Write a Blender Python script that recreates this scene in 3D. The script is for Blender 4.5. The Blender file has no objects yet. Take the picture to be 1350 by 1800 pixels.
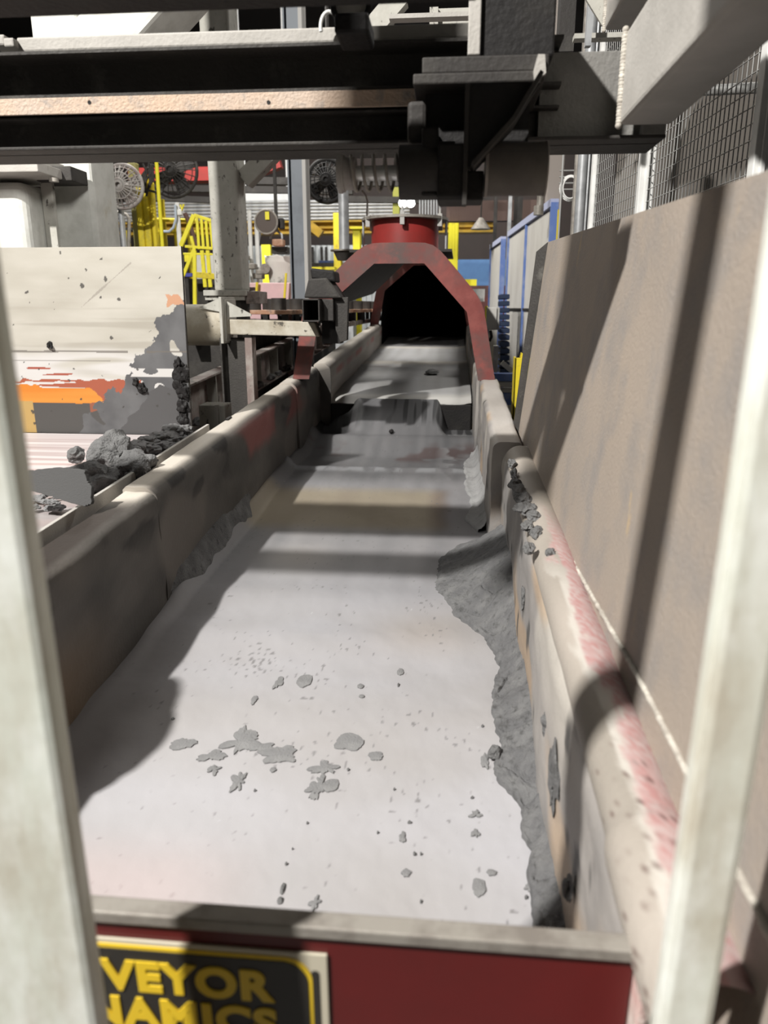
import bpy, bmesh, math, random
from mathutils import Vector, Matrix, noise
random.seed(7)
SC = bpy.context.scene
COL = SC.collection
# ------------------------------------------------------------------ camera
ZC = 1.72                                    # camera height above the shop floor
F = 1300.0; TH = math.atan(360/1300); YAW = math.radians(5.22); RISE = math.radians(2.8)
cam_d = bpy.data.cameras.new('camera'); cam = bpy.data.objects.new('camera', cam_d); COL.objects.link(cam)
cam.location = (0, 0, ZC); cam.rotation_euler = (math.pi/2-TH, 0, YAW)
cam_d.sensor_fit = 'VERTICAL'; cam_d.sensor_height = 36; cam_d.sensor_width = 27; cam_d.lens = 26
cam_d.clip_start = .05; cam_d.clip_end = 200
cam_d.dof.use_dof = True; cam_d.dof.focus_distance = 2.6; cam_d.dof.aperture_fstop = 3.8
SC.camera = cam
# ------------------------------------------------------------------ exposure, world, lights
SC.view_settings.view_transform = 'Standard'; SC.view_settings.look = 'None'
SC.view_settings.gamma = 1; SC.view_settings.exposure = -1.9
wd = bpy.data.worlds.new('world'); SC.world = wd; wd.use_nodes = True
wd.node_tree.nodes['Background'].inputs[0].default_value = (.9, .95, 1, 1)
wd.node_tree.nodes['Background'].inputs[1].default_value = .035

def area(name, loc, to, size, power, color=(1, .97, .92), sy=None):
    l = bpy.data.lights.new(name, 'AREA'); l.shape = 'RECTANGLE'; l.size = size; l.size_y = sy or size
    l.energy = power; l.color = color
    o = bpy.data.objects.new(name, l); COL.objects.link(o); o.location = loc
    o.rotation_euler = (Vector(to)-Vector(loc)).to_track_quat('-Z', 'Y').to_euler()
    return o
area('key_lamp', (-3.3, -2.15, 6.25), (-.2, 2, .8), .18, 3900)
area('hall_lamp_left', (-4.6, 4.2, 6.0), (-.3, 1.8, .8), .8, 120, (1, .98, .95))
area('added_column_fill', (-.95, 2.1, 2.66), (-1.6, 3.25, 1.9), .2, 34)  # added fill to brighten the left columns, no fixture there
area('far_bay_lamp', (-3.5, 9.5, 7.0), (-2.5, 12, 1), 2.0, 2600)
area('far_aisle_lamp', (3.4, 8.0, 7.0), (1.6, 9, 1), 1.6, 1100)
area('end_bay_lamp', (0, 18, 7.4), (0, 21, 1), 3.0, 1600)

# ------------------------------------------------------------------ projection helpers (pixel + plane -> place)
RL = Matrix.Rotation(RISE, 3, 'X')
def _ray(px, py):
    r = px-675; u = 900-py
    return Matrix.Rotation(YAW, 3, 'Z') @ Vector((r, F*math.cos(TH)+u*math.sin(TH), -F*math.sin(TH)+u*math.cos(TH)))
def W(px, py, Y=None, X=None, Z=None):
    d = _ray(px, py)
    t = Y/d.y if Y is not None else (X/d.x if X is not None else (Z-ZC)/d.z)
    return Vector((d.x*t, d.y*t, d.z*t+ZC))
def L(px, py, V=None, X=None, N=None):
    d = RL.transposed() @ _ray(px, py)
    t = V/d.y if V is not None else (X/d.x if X is not None else (N-1)/d.z)
    return Vector((d.x*t, d.y*t, d.z*t+1))
def l2w(p):
    p = Vector(p); q = RL @ Vector((p.x, p.y, p.z-1)); return Vector((q.x, q.y, q.z+ZC))

# ------------------------------------------------------------------ materials
def _nodes(name):
    m = bpy.data.materials.new(name); m.use_nodes = True; nt = m.node_tree
    return m, nt, nt.nodes['Principled BSDF']
def mat(name, c, layers=(), rough=.65, metal=0.0, bump=.15, bscale=60, bdist=.004, stretch=(1, 1, 1)):
    """layers: (colour, scale, threshold, softness, stretch)"""
    m, nt, b = _nodes(name); N = nt.nodes; K = nt.links
    tc = N.new('ShaderNodeTexCoord')
    prev = None
    for i, ly in enumerate(layers):
        col, sc, th, so = ly[:4]; st = ly[4] if len(ly) > 4 else (1, 1, 1)
        mp = N.new('ShaderNodeMapping'); mp.inputs['Scale'].default_value = st; mp.inputs['Location'].default_value = (i*3.1, i*1.7, i*.9)
        K.new(tc.outputs['Object'], mp.inputs['Vector'])
        n = N.new('ShaderNodeTexNoise'); n.inputs['Scale'].default_value = sc; n.inputs['Detail'].default_value = 7; n.inputs['Roughness'].default_value = .62
        K.new(mp.outputs[0], n.inputs['Vector'])
        r = N.new('ShaderNodeMapRange'); r.inputs['From Min'].default_value = th-so; r.inputs['From Max'].default_value = th+so
        K.new(n.outputs['Fac'], r.inputs['Value'])
        mx = N.new('ShaderNodeMix'); mx.data_type = 'RGBA'
        K.new(r.outputs[0], mx.inputs['Factor'])
        if prev: K.new(prev, mx.inputs[6])
        else: mx.inputs[6].default_value = (*c, 1)
        mx.inputs[7].default_value = (*col, 1); prev = mx.outputs[2]
    if prev: K.new(prev, b.inputs['Base Color'])
    else: b.inputs['Base Color'].default_value = (*c, 1)
    b.inputs['Roughness'].default_value = rough; b.inputs['Metallic'].default_value = metal
    b.inputs['Specular IOR Level'].default_value = .3
    if bump:
        mp = N.new('ShaderNodeMapping'); mp.inputs['Scale'].default_value = stretch; K.new(tc.outputs['Object'], mp.inputs['Vector'])
        n = N.new('ShaderNodeTexNoise'); n.inputs['Scale'].default_value = bscale; n.inputs['Detail'].default_value = 6
        K.new(mp.outputs[0], n.inputs['Vector'])
        u = N.new('ShaderNodeBump'); u.inputs['Strength'].default_value = bump; u.inputs['Distance'].default_value = bdist
        K.new(n.outputs['Fac'], u.inputs['Height']); K.new(u.outputs[0], b.inputs['Normal'])
    return m
def vcmat(name, rough=.7, bump=.15, bscale=120, bdist=.003):
    m, nt, b = _nodes(name); N = nt.nodes; K = nt.links
    a = N.new('ShaderNodeVertexColor'); a.layer_name = 'paint'; K.new(a.outputs[0], b.inputs['Base Color'])
    b.inputs['Roughness'].default_value = rough; b.inputs['Specular IOR Level'].default_value = .3
    tc = N.new('ShaderNodeTexCoord'); n = N.new('ShaderNodeTexNoise'); n.inputs['Scale'].default_value = bscale; n.inputs['Detail'].default_value = 6
    K.new(tc.outputs['Object'], n.inputs['Vector'])
    u = N.new('ShaderNodeBump'); u.inputs['Strength'].default_value = bump; u.inputs['Distance'].default_value = bdist
    K.new(n.outputs['Fac'], u.inputs['Height']); K.new(u.outputs[0], b.inputs['Normal'])
    return m
def emis(name, c, s):
    m, nt, b = _nodes(name); b.inputs['Emission Color'].default_value = (*c, 1); b.inputs['Emission Strength'].default_value = s; return m

DUST = (.50, .47, .42)
M_wall = mat('dusty_trough_steel', (.36, .33, .29), [((.52, .49, .44), 5, .5, .2), ((.17, .15, .14), 9, .62, .05), ((.33, .12, .11), 3.2, .60, .03, (1, .5, 1)), ((.06, .055, .05), 22, .70, .03)], bump=.35, bscale=70)
M_wall_near = mat('stained_trough_steel', (.25, .225, .20), [((.36, .32, .28), 4, .5, .2), ((.10, .09, .085), 6, .56, .10), ((.04, .035, .035), 14, .68, .04)], bump=.4, bscale=60)
M_wall_right = mat('streaked_trough_steel', (.55, .52, .47), [((.36, .34, .33), 4, .5, .12, (3, .5, 1)), ((.60, .45, .30), 5, .62, .06, (3, .6, 1)), ((.10, .09, .09), 18, .72, .02, (1.5, .6, 1)), ((.72, .70, .66), 8, .66, .06, (2, .4, 1))], bump=.4, bscale=50)
M_pink = mat('pink_dusted_paint', (.56, .50, .45), [((.62, .30, .29), 3.0, .45, .05, (1, .5, 1)), ((.70, .62, .58), 60, .58, .06), ((.40, .30, .28), 30, .66, .04)], bump=.6, bscale=150)
M_red = mat('dusty_red_paint', (.20, .055, .05), [((.15, .085, .078), 6, .52, .12), ((.09, .08, .075), 3, .58, .10), ((.26, .08, .07), 9, .60, .1)], rough=.55, bump=.1)
M_redbright = mat('red_paint', (.34, .03, .027), [((.22, .035, .03), 5, .5, .2)], rough=.45, bump=.05)
M_redplate = mat('gloss_red_paint', (.12, .012, .012), [((.075, .013, .012), 3, .55, .2)], rough=.35, bump=.05, bscale=20)
M_lip = mat('worn_lip_steel', (.30, .28, .25), [((.2, .18, .16), 20, .55, .1)], rough=.5, metal=.2)
M_plate = mat('sandy_brown_plate', (.30, .26, .225), [((.34, .285, .235), 3, .5, .2), ((.25, .23, .215), 7, .58, .12), ((.46, .34, .20), 7, .69, .03, (1, 1, .6))], bump=.55, bscale=130, bdist=.003)
M_weld = mat('weld_bead', (.55, .52, .46), [((.35, .32, .28), 40, .5, .1)], bump=.8, bscale=120)
M_bar = mat('galvanised_bar', (.66, .69, .62), [((.46, .42, .34), 9, .54, .10, (1, 1, .3)), ((.78, .80, .76), 16, .58, .1, (1, 1, .4))], rough=.5, metal=.1, bump=.1)
M_beam = mat('sooty_grey_steel', (.060, .055, .050), [((.035, .033, .031), 6, .5, .2), ((.10, .095, .085), 12, .66, .08)], bump=.5, bscale=110)
M_beamlit = mat('light_grey_steel', (.44, .42, .39), [((.34, .325, .30), 5, .55, .15)], bump=.3, bscale=140)
M_orange_dust = mat('orange_dusted_steel', (.58, .40, .27), [((.47, .42, .38), 1.3, .46, .14), ((.33, .29, .26), 30, .62, .08)], bump=.7, bscale=150)
M_black = mat('black_grimy_steel', (.012, .011, .011), [((.022, .020, .018), 9, .6, .1)], bump=.5, bscale=90)
M_dark = mat('dark_steel', (.035, .032, .030), [((.06, .056, .05), 8, .6, .12)], bump=.4, bscale=90)
M_greysteel = mat('mottled_grey_steel', (.37, .36, .32), [((.48, .47, .43), 7, .5, .15), ((.10, .095, .085), 26, .63, .03, (1.4, 1.4, .8))], bump=.25, bscale=90)
M_cream = mat('cream_painted_steel', (.66, .66, .62), [((.56, .56, .52), 12, .52, .1), ((.50, .46, .36), 5, .68, .08)], bump=.15, bscale=40)
M_col = mat('blue_grey_paint', (.17, .19, .215), [((.12, .13, .15), 4, .6, .1)], rough=.5, bump=.05)
M_colpale = mat('pale_grey_paint', (.45, .44, .42), bump=.1)
M_pipe = mat('galvanised_pipe', (.42, .43, .44), [((.3, .31, .32), 10, .55, .1)], rough=.45, metal=.3, bump=.05)
M_shine = mat('polished_shaft', (.75, .75, .73), rough=.35, metal=.5, bump=0)
M_yel = mat('yellow_paint', (.70, .56, .03), [((.45, .36, .05), 9, .60, .08), ((.12, .1, .05), 20, .70, .04)], rough=.5, bump=.1)
M_yelb = mat('bright_yellow_paint', (.85, .76, .04), [((.65, .55, .05), 8, .62, .1)], rough=.5, bump=.05)
M_amber = mat('amber_crane_paint', (.50, .31, .03), [((.3, .2, .04), 4, .55, .15)], rough=.6, bump=.05)
M_blue = mat('blue_frame_paint', (.13, .21, .50), [((.30, .36, .55), 8, .62, .15)], rough=.5, bump=.05)
M_panel = mat('scuffed_white_panel', (.60, .585, .55), [((.50, .48, .45), 3, .55, .12, (1, 1, .5)), ((.35, .33, .3), 5, .74, .04, (2, 2, .6))], rough=.5, bump=.05)
M_bluewall = mat('blue_block_paint', (.13, .27, .52), [((.10, .2, .42), 3, .55, .2)], bump=.1)
M_navy = mat('navy_plastic', (.02, .035, .08), rough=.5, bump=.05)
M_white = mat('white_paint', (.78, .78, .76), [((.6, .6, .58), 6, .6, .15)], bump=.05)
M_corr = mat('white_corrugated_sheet', (.66, .69, .70), [((.5, .52, .53), 3, .6, .2, (1, 1, .3))], bump=.05)
M_pinkbox = mat('faded_pink_paint', (.72, .48, .50), [((.6, .42, .43), 5, .6, .15)], bump=.05)
M_rust = mat('rust_mould', (.38, .20, .12), [((.55, .38, .28), 9, .55, .1), ((.12, .1, .09), 14, .62, .06)], bump=.3)
M_rail = mat('dusty_brown_channel', (.22, .17, .155), [((.38, .36, .33), 6, .55, .1), ((.08, .07, .065), 11, .62, .06)], bump=.3)
M_barrel = mat('grimy_tan_cylinder', (.36, .32, .25), [((.5, .47, .4), 6, .55, .1), ((.09, .08, .065), 24, .64, .03)], bump=.3)
M_wire = mat('galvanised_wire', (.36, .36, .35), rough=.45, metal=.3, bump=0)
M_sand = mat('dark_foundry_sand', (.13, .13, .13), [((.20, .20, .20), 14, .55, .12), ((.07, .07, .07), 40, .62, .08)], rough=.95, bump=.9, bscale=160, bdist=.006)
M_flake = mat('flat_sand_flake', (.19, .19, .192), [((.23, .23, .23), 18, .55, .12)], rough=.95, bump=.5, bscale=200)
M_sandp = mat('grey_foundry_sand', (.115, .115, .118), [((.16, .16, .16), 18, .55, .12), ((.07, .07, .07), 50, .62, .08)], rough=.95, bump=.8, bscale=200, bdist=.004)
M_slab = mat('smooth_sand_slab', (.085, .085, .085), rough=.9, bump=.3, bscale=250)
M_concrete = mat('dirty_concrete', (.16, .155, .15), [((.09, .085, .08), 2, .5, .2)], bump=.3, bscale=10)
M_backwall = mat('dark_shed_wall', (.045, .04, .038), [((.07, .05, .045), .6, .5, .2)], bump=0)
M_brown = mat('brown_fascia', (.10, .065, .055), bump=0)
M_ceil = mat('dark_roof_deck', (.03, .03, .03), bump=0)
M_fan = mat('dusty_fan_grey', (.36, .34, .32), [((.2, .15, .14), 8, .55, .1)], bump=.1)
M_lad = mat('sooty_white_lining', (.72, .70, .66), [((.25, .24, .22), 7, .60, .06), ((.6, .42, .28), 4, .68, .05)], bump=.3, bscale=20)
M_blackpl = mat('sign_black', (.03, .028, .025), rough=.4, bump=0)
M_signy = mat('sign_yellow', (.72, .50, .03), rough=.4, bump=0)
M_signw = mat('sign_cream', (.52, .48, .38), [((.3, .27, .2), 30, .72, .04)], rough=.4, bump=0)
M_lamp = emis('lamp_glow', (.95, 1, 1), 45)
M_hose = mat('pale_blue_hose', (.45, .52, .62), rough=.4, bump=0)
M_tray = vcmat('worn_pan', rough=.5, bump=.1)
M_wallv = vcmat('dusty_wall', rough=.65, bump=.35, bscale=80, bdist=.004)
M_bedm = vcmat('worn_bed', rough=.62, bump=.12, bscale=220, bdist=.002)
M_hopper = vcmat('scraped_hopper_plate', rough=.6, bump=.12)

# ------------------------------------------------------------------ mesh collector
class MB:
    def __init__(s, frame='W'): s.v = []; s.f = []; s.fr = frame; s.sm = set()
    def add(s, vs, fs, smooth=False):
        b = len(s.v); s.v += [Vector(q) for q in vs]
        for f in fs:
            if smooth: s.sm.add(len(s.f))
            s.f.append([b+i for i in f])
        return s
    def box(s, a, b):
        x0, x1 = sorted((a[0], b[0])); y0, y1 = sorted((a[1], b[1])); z0, z1 = sorted((a[2], b[2]))
        vs = [(x, y, z) for z in (z0, z1) for y in (y0, y1) for x in (x0, x1)]
        return s.add(vs, [(0, 2, 3, 1), (4, 5, 7, 6), (0, 1, 5, 4), (2, 6, 7, 3), (0, 4, 6, 2), (1, 3, 7, 5)])
    def bar(s, p, q, w, h, up=(0, 0, 1)):
        p = Vector(p); q = Vector(q); d = (q-p).normalized(); u = Vector(up)
        if abs(d.dot(u)) > .98: u = Vector((0, 1, 0))
        r = d.cross(u).normalized()*w/2; n = r.cross(d).normalized()*h/2
        vs = [p-r-n, p+r-n, p+r+n, p-r+n, q-r-n, q+r-n, q+r+n, q-r+n]
        return s.add(vs, [(0, 1, 2, 3), (4, 7, 6, 5), (0, 4, 5, 1), (1, 5, 6, 2), (2, 6, 7, 3), (3, 7, 4, 0)])
    def cyl(s, p, q, r, n=20, r2=None, cap=True):
        p = Vector(p); q = Vector(q); r2 = r if r2 is None else r2
        d = (q-p).normalized(); a = d.orthogonal().normalized(); b = d.cross(a)
        c = [(a*math.cos(2*math.pi*i/n)+b*math.sin(2*math.pi*i/n)) for i in range(n)]
        vs = [p+k*r for k in c]+[q+k*r2 for k in c]
        s.add(vs, [(i, (i+1) % n, n+(i+1) % n, n+i) for i in range(n)], True)
        if cap:
            s.add([p+k*r for k in c], [list(range(n))[::-1]]); s.add([q+k*r2 for k in c], [list(range(n))])
        return s
    def tube(s, pts, r, n=8):
        pts = [Vector(p) for p in pts]; rings = []; a = None
        for i, p in enumerate(pts):
            d = (pts[min(i+1, len(pts)-1)]-pts[max(i-1, 0)]).normalized()
            a = d.orthogonal().normalized() if a is None else (a-d*a.dot(d)).normalized()
            b = d.cross(a)
            rings.append([p+(a*math.cos(2*math.pi*k/n)+b*math.sin(2*math.pi*k/n))*r for k in range(n)])
        vs = [v for g in rings for v in g]; fs = []
        for i in range(len(pts)-1):
            for k in range(n): fs.append((i*n+k, i*n+(k+1) % n, (i+1)*n+(k+1) % n, (i+1)*n+k))
        s.add(vs, fs, True); s.add(rings[0], [list(range(n))[::-1]]); s.add(rings[-1], [list(range(n))])
        return s
    def prism(s, poly, e0, e1):
        """poly: list of 3D points; extruded by e1-e0 offset vector e0 -> given as start/extrusion vectors"""
        e0 = Vector(e0); e1 = Vector(e1); n = len(poly)
        vs = [Vector(p)+e0 for p in poly]+[Vector(p)+e1 for p in poly]
        return s.add(vs, [list(range(n))[::-1], list(range(n, 2*n))]+[(i, (i+1) % n, n+(i+1) % n, n+i) for i in range(n)])
    def grid(s, rows, smooth=True):
        nr, nc = len(rows), len(rows[0])
        return s.add([p for r in rows for p in r], [(i*nc+j, i*nc+j+1, (i+1)*nc+j+1, (i+1)*nc+j) for i in range(nr-1) for j in range(nc-1)], smooth)
    def build(s, name, m, parent=None, bevel=0, colors=None, fixn=True, seg=2):
        vs = [l2w(p) for p in s.v] if s.fr == 'L' else s.v
        if parent is not None: org = parent['_o']; org = Vector(org)
        else:
            xs = [v.x for v in vs]; ys = [v.y for v in vs]; zs = [v.z for v in vs]
            org = Vector(((min(xs)+max(xs))/2, (min(ys)+max(ys))/2, min(zs)))
        me = bpy.data.meshes.new(name); me.from_pydata([v-org for v in vs], [], s.f)
        for i in s.sm: me.polygons[i].use_smooth = True
        if colors:
            ca = me.color_attributes.new('paint', 'FLOAT_COLOR', 'POINT')
            ca.data.foreach_set('color', [c for q in colors for c in (*q, 1)])
        if fixn:
            bm = bmesh.new(); bm.from_mesh(me); bmesh.ops.recalc_face_normals(bm, faces=bm.faces); bm.to_mesh(me); bm.free()
        me.materials.append(m)
        o = bpy.data.objects.new(name, me); COL.objects.link(o)
        if bevel:
            b = o.modifiers.new('edge', 'BEVEL'); b.width = bevel; b.segments = seg; b.limit_method = 'ANGLE'; b.angle_limit = math.radians(50)
        if parent is None: o.location = org; o['_o'] = list(org)
        else:
            o.parent = parent; o['_o'] = list(org)
        return o
def tag(o, label, cat, group=None, kind=None):
    o['label'] = label; o['category'] = cat
    if group: o['group'] = group
    if kind: o['kind'] = kind
    return o
def struct(o): o['kind'] = 'structure'; return o
def thing(name, loc, label, cat, group=None):
    o = bpy.data.objects.new(name, None); COL.objects.link(o); o.location = loc; o['_o'] = list(loc)
    return tag(o, label, cat, group)
def wspan(x0, y0, x1, y1, Y, d):
    xm = (x0+x1)/2; ym = (y0+y1)/2
    return (W(x0, ym, Y=Y).x, Y, W(xm, y1, Y=Y).z), (W(x1, ym, Y=Y).x, Y+d, W(xm, y0, Y=Y).z)
def wfloor(mb, x0, y0, x1, y1, Y, d):
    a, c = wspan(x0, y0, x1, y1, Y, d); return mb.box((a[0], a[1], 0), c)
def wbox(mb, x0, y0, x1, y1, Y, d): return mb.box(*wspan(x0, y0, x1, y1, Y, d))
def sph(c, r, nu=10, nv=8):
    c = Vector(c); rows = []
    for i in range(nv+1):
        t = math.pi*i/nv
        rows.append([c+Vector((r*math.sin(t)*math.cos(2*math.pi*j/nu), r*math.sin(t)*math.sin(2*math.pi*j/nu), r*math.cos(t))) for j in range(nu+1)])
    return rows
def nz(x, y, z=0): return noise.noise(Vector((x, y, z)))
def fb(x, y, z=0, o=4): return noise.fractal(Vector((x, y, z)), 1.0, 2.0, o)
def lerp(a, b, t): t = max(0, min(1, t)); return tuple(a[i]+(b[i]-a[i])*t for i in range(3))
def interp(tab, x):
    if x <= tab[0][0]: return tab[0][1]
    for (a, b), (c, d) in zip(tab, tab[1:]):
        if x <= c: return b+(d-b)*(x-a)/(c-a)
    return tab[-1][1]
def sstep(a, b, x): t = max(0, min(1, (x-a)/(b-a))); return t*t*(3-2*t)

# ------------------------------------------------------------------ the setting
struct(MB().box((-16, -8, -.2), (12, 26, 0)).build('floor', M_concrete))
struct(MB().box((-16, -8, 8.6), (12, 26, 8.8)).build('ceiling', M_ceil))
struct(MB().box((-16, 24, 0), (12, 24.3, 8.6)).build('wall_back', M_backwall))
struct(MB().box((-16.2, -8, 0), (-16, 24, 8.6)).build('wall_left', M_backwall))
struct(MB().box((12, -8, 0), (12.2, 24, 8.6)).build('wall_right', M_backwall))

# ================================================================== VIBRATING CONVEYOR
XL, XR = -.86, .19; HW = .39
base = l2w((-.335, 3.5, 0)); base.z = 0
cv = thing('vibrating_conveyor', base, 'long dusty steel trough conveyor with red arches running away down the middle', 'conveyor')
# near bed: height field with knocks, ramp and ridges; colour = wear, dust and scale, plus shade painted into the step hollows
def bed_h(x, v):
    h = 0
    h += .006*math.sin(v*6.0)*sstep(1.5, 3, v)
    h += .030*math.exp(-((v-4.38)/.10)**2) - .018*math.exp(-((v-4.1)/.12)**2) + .016*math.exp(-((v-3.72)/.035)**2)*sstep(.17, .0, x)
    h += .013*math.exp(-((v-2.12)/.10)**2)+.011*math.exp(-((v-1.86)/.09)**2)+.008*math.exp(-((v-1.5)/.12)**2)
    # ramp of caked sand up to the higher far deck, centre only
    c = sstep(-.72, -.56, x+.10*nz(v*7, 1))*sstep(-.02, -.10, x+.03*nz(v*9, 3))
    h += .195*max(0, min(1, (v-4.42)/.34))*c
    # ragged leaf of scale on the left
    h += .10*math.exp(-((x+.70-.1*(v-4.6))/.10)**2-((v-4.68)/.06)**2)
    h += .03*sstep(.12, .19, x)*sstep(2.6, 3.0, v)+.05*sstep(-.80, -.86, x)*sstep(1.5, 2.6, v)
    h += .0022*fb(x*9, v*7, 0)
    return h
def bed_c(x, v):
    base = (.56, .55, .565)
    c = lerp(base, (.49, .47, .46), .5+fb(x*1.3, v*2.4, 4))
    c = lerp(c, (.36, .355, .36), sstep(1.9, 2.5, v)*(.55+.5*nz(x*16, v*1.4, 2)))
    c = lerp(c, (.60, .50, .40), .35*math.exp(-((x+.07)/.14)**2-((v-1.9)/.12)**2))
    c = lerp(c, (.66, .60, .53), .5*math.exp(-((x+.55)/.12)**2-((v-2.45)/.12)**2))
    tan = sstep(2.72, 2.9, v)*sstep(3.42, 3.25, v)*sstep(.02, -.06, x+.04*nz(x*8, v*5, 1))
    c = lerp(c, lerp((.52, .44, .31), (.30, .22, .17), sstep(-.12, .0, x)+.25*nz(x*14, v*2, 9)), .85*tan)
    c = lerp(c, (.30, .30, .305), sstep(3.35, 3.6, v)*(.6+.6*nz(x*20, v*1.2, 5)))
    c = lerp(c, (.20, .12, .11), .7*sstep(.1, .4, fb(x*3, v*3, 7))*sstep(3.85, 4.0, v)*sstep(4.35, 4.2, v))
    c = lerp(c, (.66, .67, .68), math.exp(-((v-3.70)/.03)**2)*.7*sstep(-.2, .3, fb(x*12, v*12, 5)+.2))
    c = lerp(c, (.62, .62, .62), .8*sstep(.0, .3, fb(x*6, v*5, 11))*sstep(3.4, 3.8, v)*sstep(-.1, .0, x))
    c = lerp(c, (.07, .07, .072), sstep(.10, .26, nz(x*26, v*2.5, 8)+.30*sstep(-.5, -.66, x)+.25*sstep(-.16, -.06, x)-.05)*sstep(4.5, 4.62, v)*.8)  # shade of the hollows either side of the ramp, painted dark
    c = lerp(c, (.05, .05, .05), sstep(-.60, -.68, x+.06*nz(v*7, x*6))*sstep(4.45, 4.55, v)*.9)  # left hollow's shade painted darker still
    # fine specks
    s = nz(x*95, v*60, 13)+.35*nz(x*8, v*8, 2)
    patch = math.exp(-((x+.48)/.10)**2-((v-1.72)/.10)**2)+.6*math.exp(-((x-.05)/.05)**2-((v-1.08)/.14)**2)+.35*math.exp(-((x+.2)/.3)**2-((v-1.4)/.15)**2)
    c = lerp(c, (.26, .25, .25), sstep(.62, .78, s+.42*min(1, patch))*.85)
    c = lerp(c, (.80, .80, .82), sstep(.80, .86, nz(x*60, v*45, 21))*.6)
    # baked pink dust towards the near left lip
    c = lerp(c, (.62, .52, .50), sstep(1.12, .95, v)*sstep(-.25, -.5, x)*.7)
    c = lerp(c, (.30, .28, .275), sstep(-.66, -.80, x+.06*nz(v*4, 2)+.03*nz(v*13, 5))*sstep(2.2, 1.8, v)*.75)  # darker band along the left edge at the near end
    k = .72-.20*sstep(1.2, 2.4, v)-.16*sstep(3.4, 3.7, v); return (c[0]*k*.98, c[1]*k*.985, c[2]*k*1.01)  # overall tone, palest at the near end and darker up the bed
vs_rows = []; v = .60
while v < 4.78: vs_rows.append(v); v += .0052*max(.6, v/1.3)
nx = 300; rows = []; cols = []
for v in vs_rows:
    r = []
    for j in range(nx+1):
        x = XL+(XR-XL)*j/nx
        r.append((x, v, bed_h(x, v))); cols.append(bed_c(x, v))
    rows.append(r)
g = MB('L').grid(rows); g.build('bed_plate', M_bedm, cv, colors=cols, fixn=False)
# far raised deck
def far_c(x, v):
    c = lerp((.40, .40, .405), (.30, .295, .29), .5+.8*nz(x*13, v*.9, 3))
    c = lerp(c, (.48, .45, .40), .8*sstep(.1, .35, nz(1, v*2.2, 4)))
    c = lerp(c, (.56, .56, .55), sstep(5.05, 4.85, v)*.6)
    c = lerp(c, (.20, .17, .16), .8*math.exp(-((x+.62)/.12)**2-((v-6.35)/.05)**2))
    return tuple(q*.95 for q in c)
rows = []; cols = []; vv = [4.74+.02*i for i in range(int(9.6/.02))]
vv = [q for q in vv if q < 9.2]
for v in vv:
    r = []
    for j in range(121):
        x = -.785+.91*j/120
        h = .2+.006*math.sin(v*5)-.03*sstep(4.86, 4.74, v)+.002*fb(x*8, v*6)+.02*sstep(.05, .12, x)*.5
        h += .012*math.exp(-((v-6.2)/.05)**2)+.012*math.exp(-((v-7.5)/.06)**2)
        r.append((x, v, h)); cols.append(far_c(x, v))
    rows.append(r)
MB('L').grid(rows).build('raised_deck', M_bedm, cv, colors=cols, fixn=False)
b = MB('L'); b.box((-.785, 4.74, -.02), (.125, 4.765, .165)); b.build('step_plate', M_black, cv, bevel=.006)  # coloured black for the shade in the hollows beside the ramp

def wall_profile(xin, out, top=HW, r=.045, th=.012, foot=-.25):
    """inner face at xin going up, rounded shoulder, flat top towards the outside, short drop. out=+1/-1"""
    pts = [(xin, foot), (xin, top-r)]
    for k in range(1, 7):
        a = math.pi/2*k/6; pts.append((xin+out*(r-r*math.cos(a)), top-r+r*math.sin(a)))
    w = .105
    pts += [(xin+out*(w-.01), top), (xin+out*w, top-.01), (xin+out*w, foot)]
    return pts
def wall_c(side, v, n, up, seed):
    q = nz(v*2.2, n*5, seed)
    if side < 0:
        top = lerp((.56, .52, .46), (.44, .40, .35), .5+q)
        face = lerp((.12, .11, .10), (.07, .065, .06), .5+fb(v*3, n*6, seed))  # inner face: real stain, darkened further with painted shade
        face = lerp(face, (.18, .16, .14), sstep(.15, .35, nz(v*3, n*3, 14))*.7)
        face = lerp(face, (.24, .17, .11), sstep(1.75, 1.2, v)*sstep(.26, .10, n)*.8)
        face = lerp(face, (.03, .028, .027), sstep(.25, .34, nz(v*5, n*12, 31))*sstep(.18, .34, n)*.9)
        if v < 2.02: top = lerp(top, (.035, .028, .024), sstep(2.0, 1.85, v+.06*nz(v*9, n*20)))  # shadow by the pan lip painted onto the near wall top
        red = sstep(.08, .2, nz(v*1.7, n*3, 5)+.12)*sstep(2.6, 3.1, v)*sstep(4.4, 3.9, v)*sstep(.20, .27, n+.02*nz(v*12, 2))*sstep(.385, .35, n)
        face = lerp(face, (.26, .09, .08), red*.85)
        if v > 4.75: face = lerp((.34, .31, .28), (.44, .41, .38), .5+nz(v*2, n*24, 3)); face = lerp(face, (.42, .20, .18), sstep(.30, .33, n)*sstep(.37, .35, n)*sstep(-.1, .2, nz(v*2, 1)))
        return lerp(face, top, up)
    top = lerp((.60, .56, .52), (.50, .46, .42), .5+q)
    face = lerp((.44, .41, .385), (.30, .285, .275), .5+1.1*nz(v*1.2, n*2.5, seed)+.5*nz(v*14, n*1.5, 6))
    face = lerp(face, (.62, .58, .52), sstep(.1, .4, nz(v*5, n*2, 17))*sstep(.18, .32, n)*.8)
    face = lerp(face, (.56, .38, .22), sstep(.12, .35, nz(v*2.4, n*5, 23))*.55)
    face = lerp(face, (.08, .078, .075), sstep(.38, .46, nz(v*16, n*8, 40)+.25*nz(v*2, n*3, 41))*.9)
    face = lerp(face, (.17, .17, .17), sstep(.10, .02, n+.03*nz(v*12, 2))*.5)
    return tuple(q*.74 for q in lerp(face, top, up))
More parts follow.
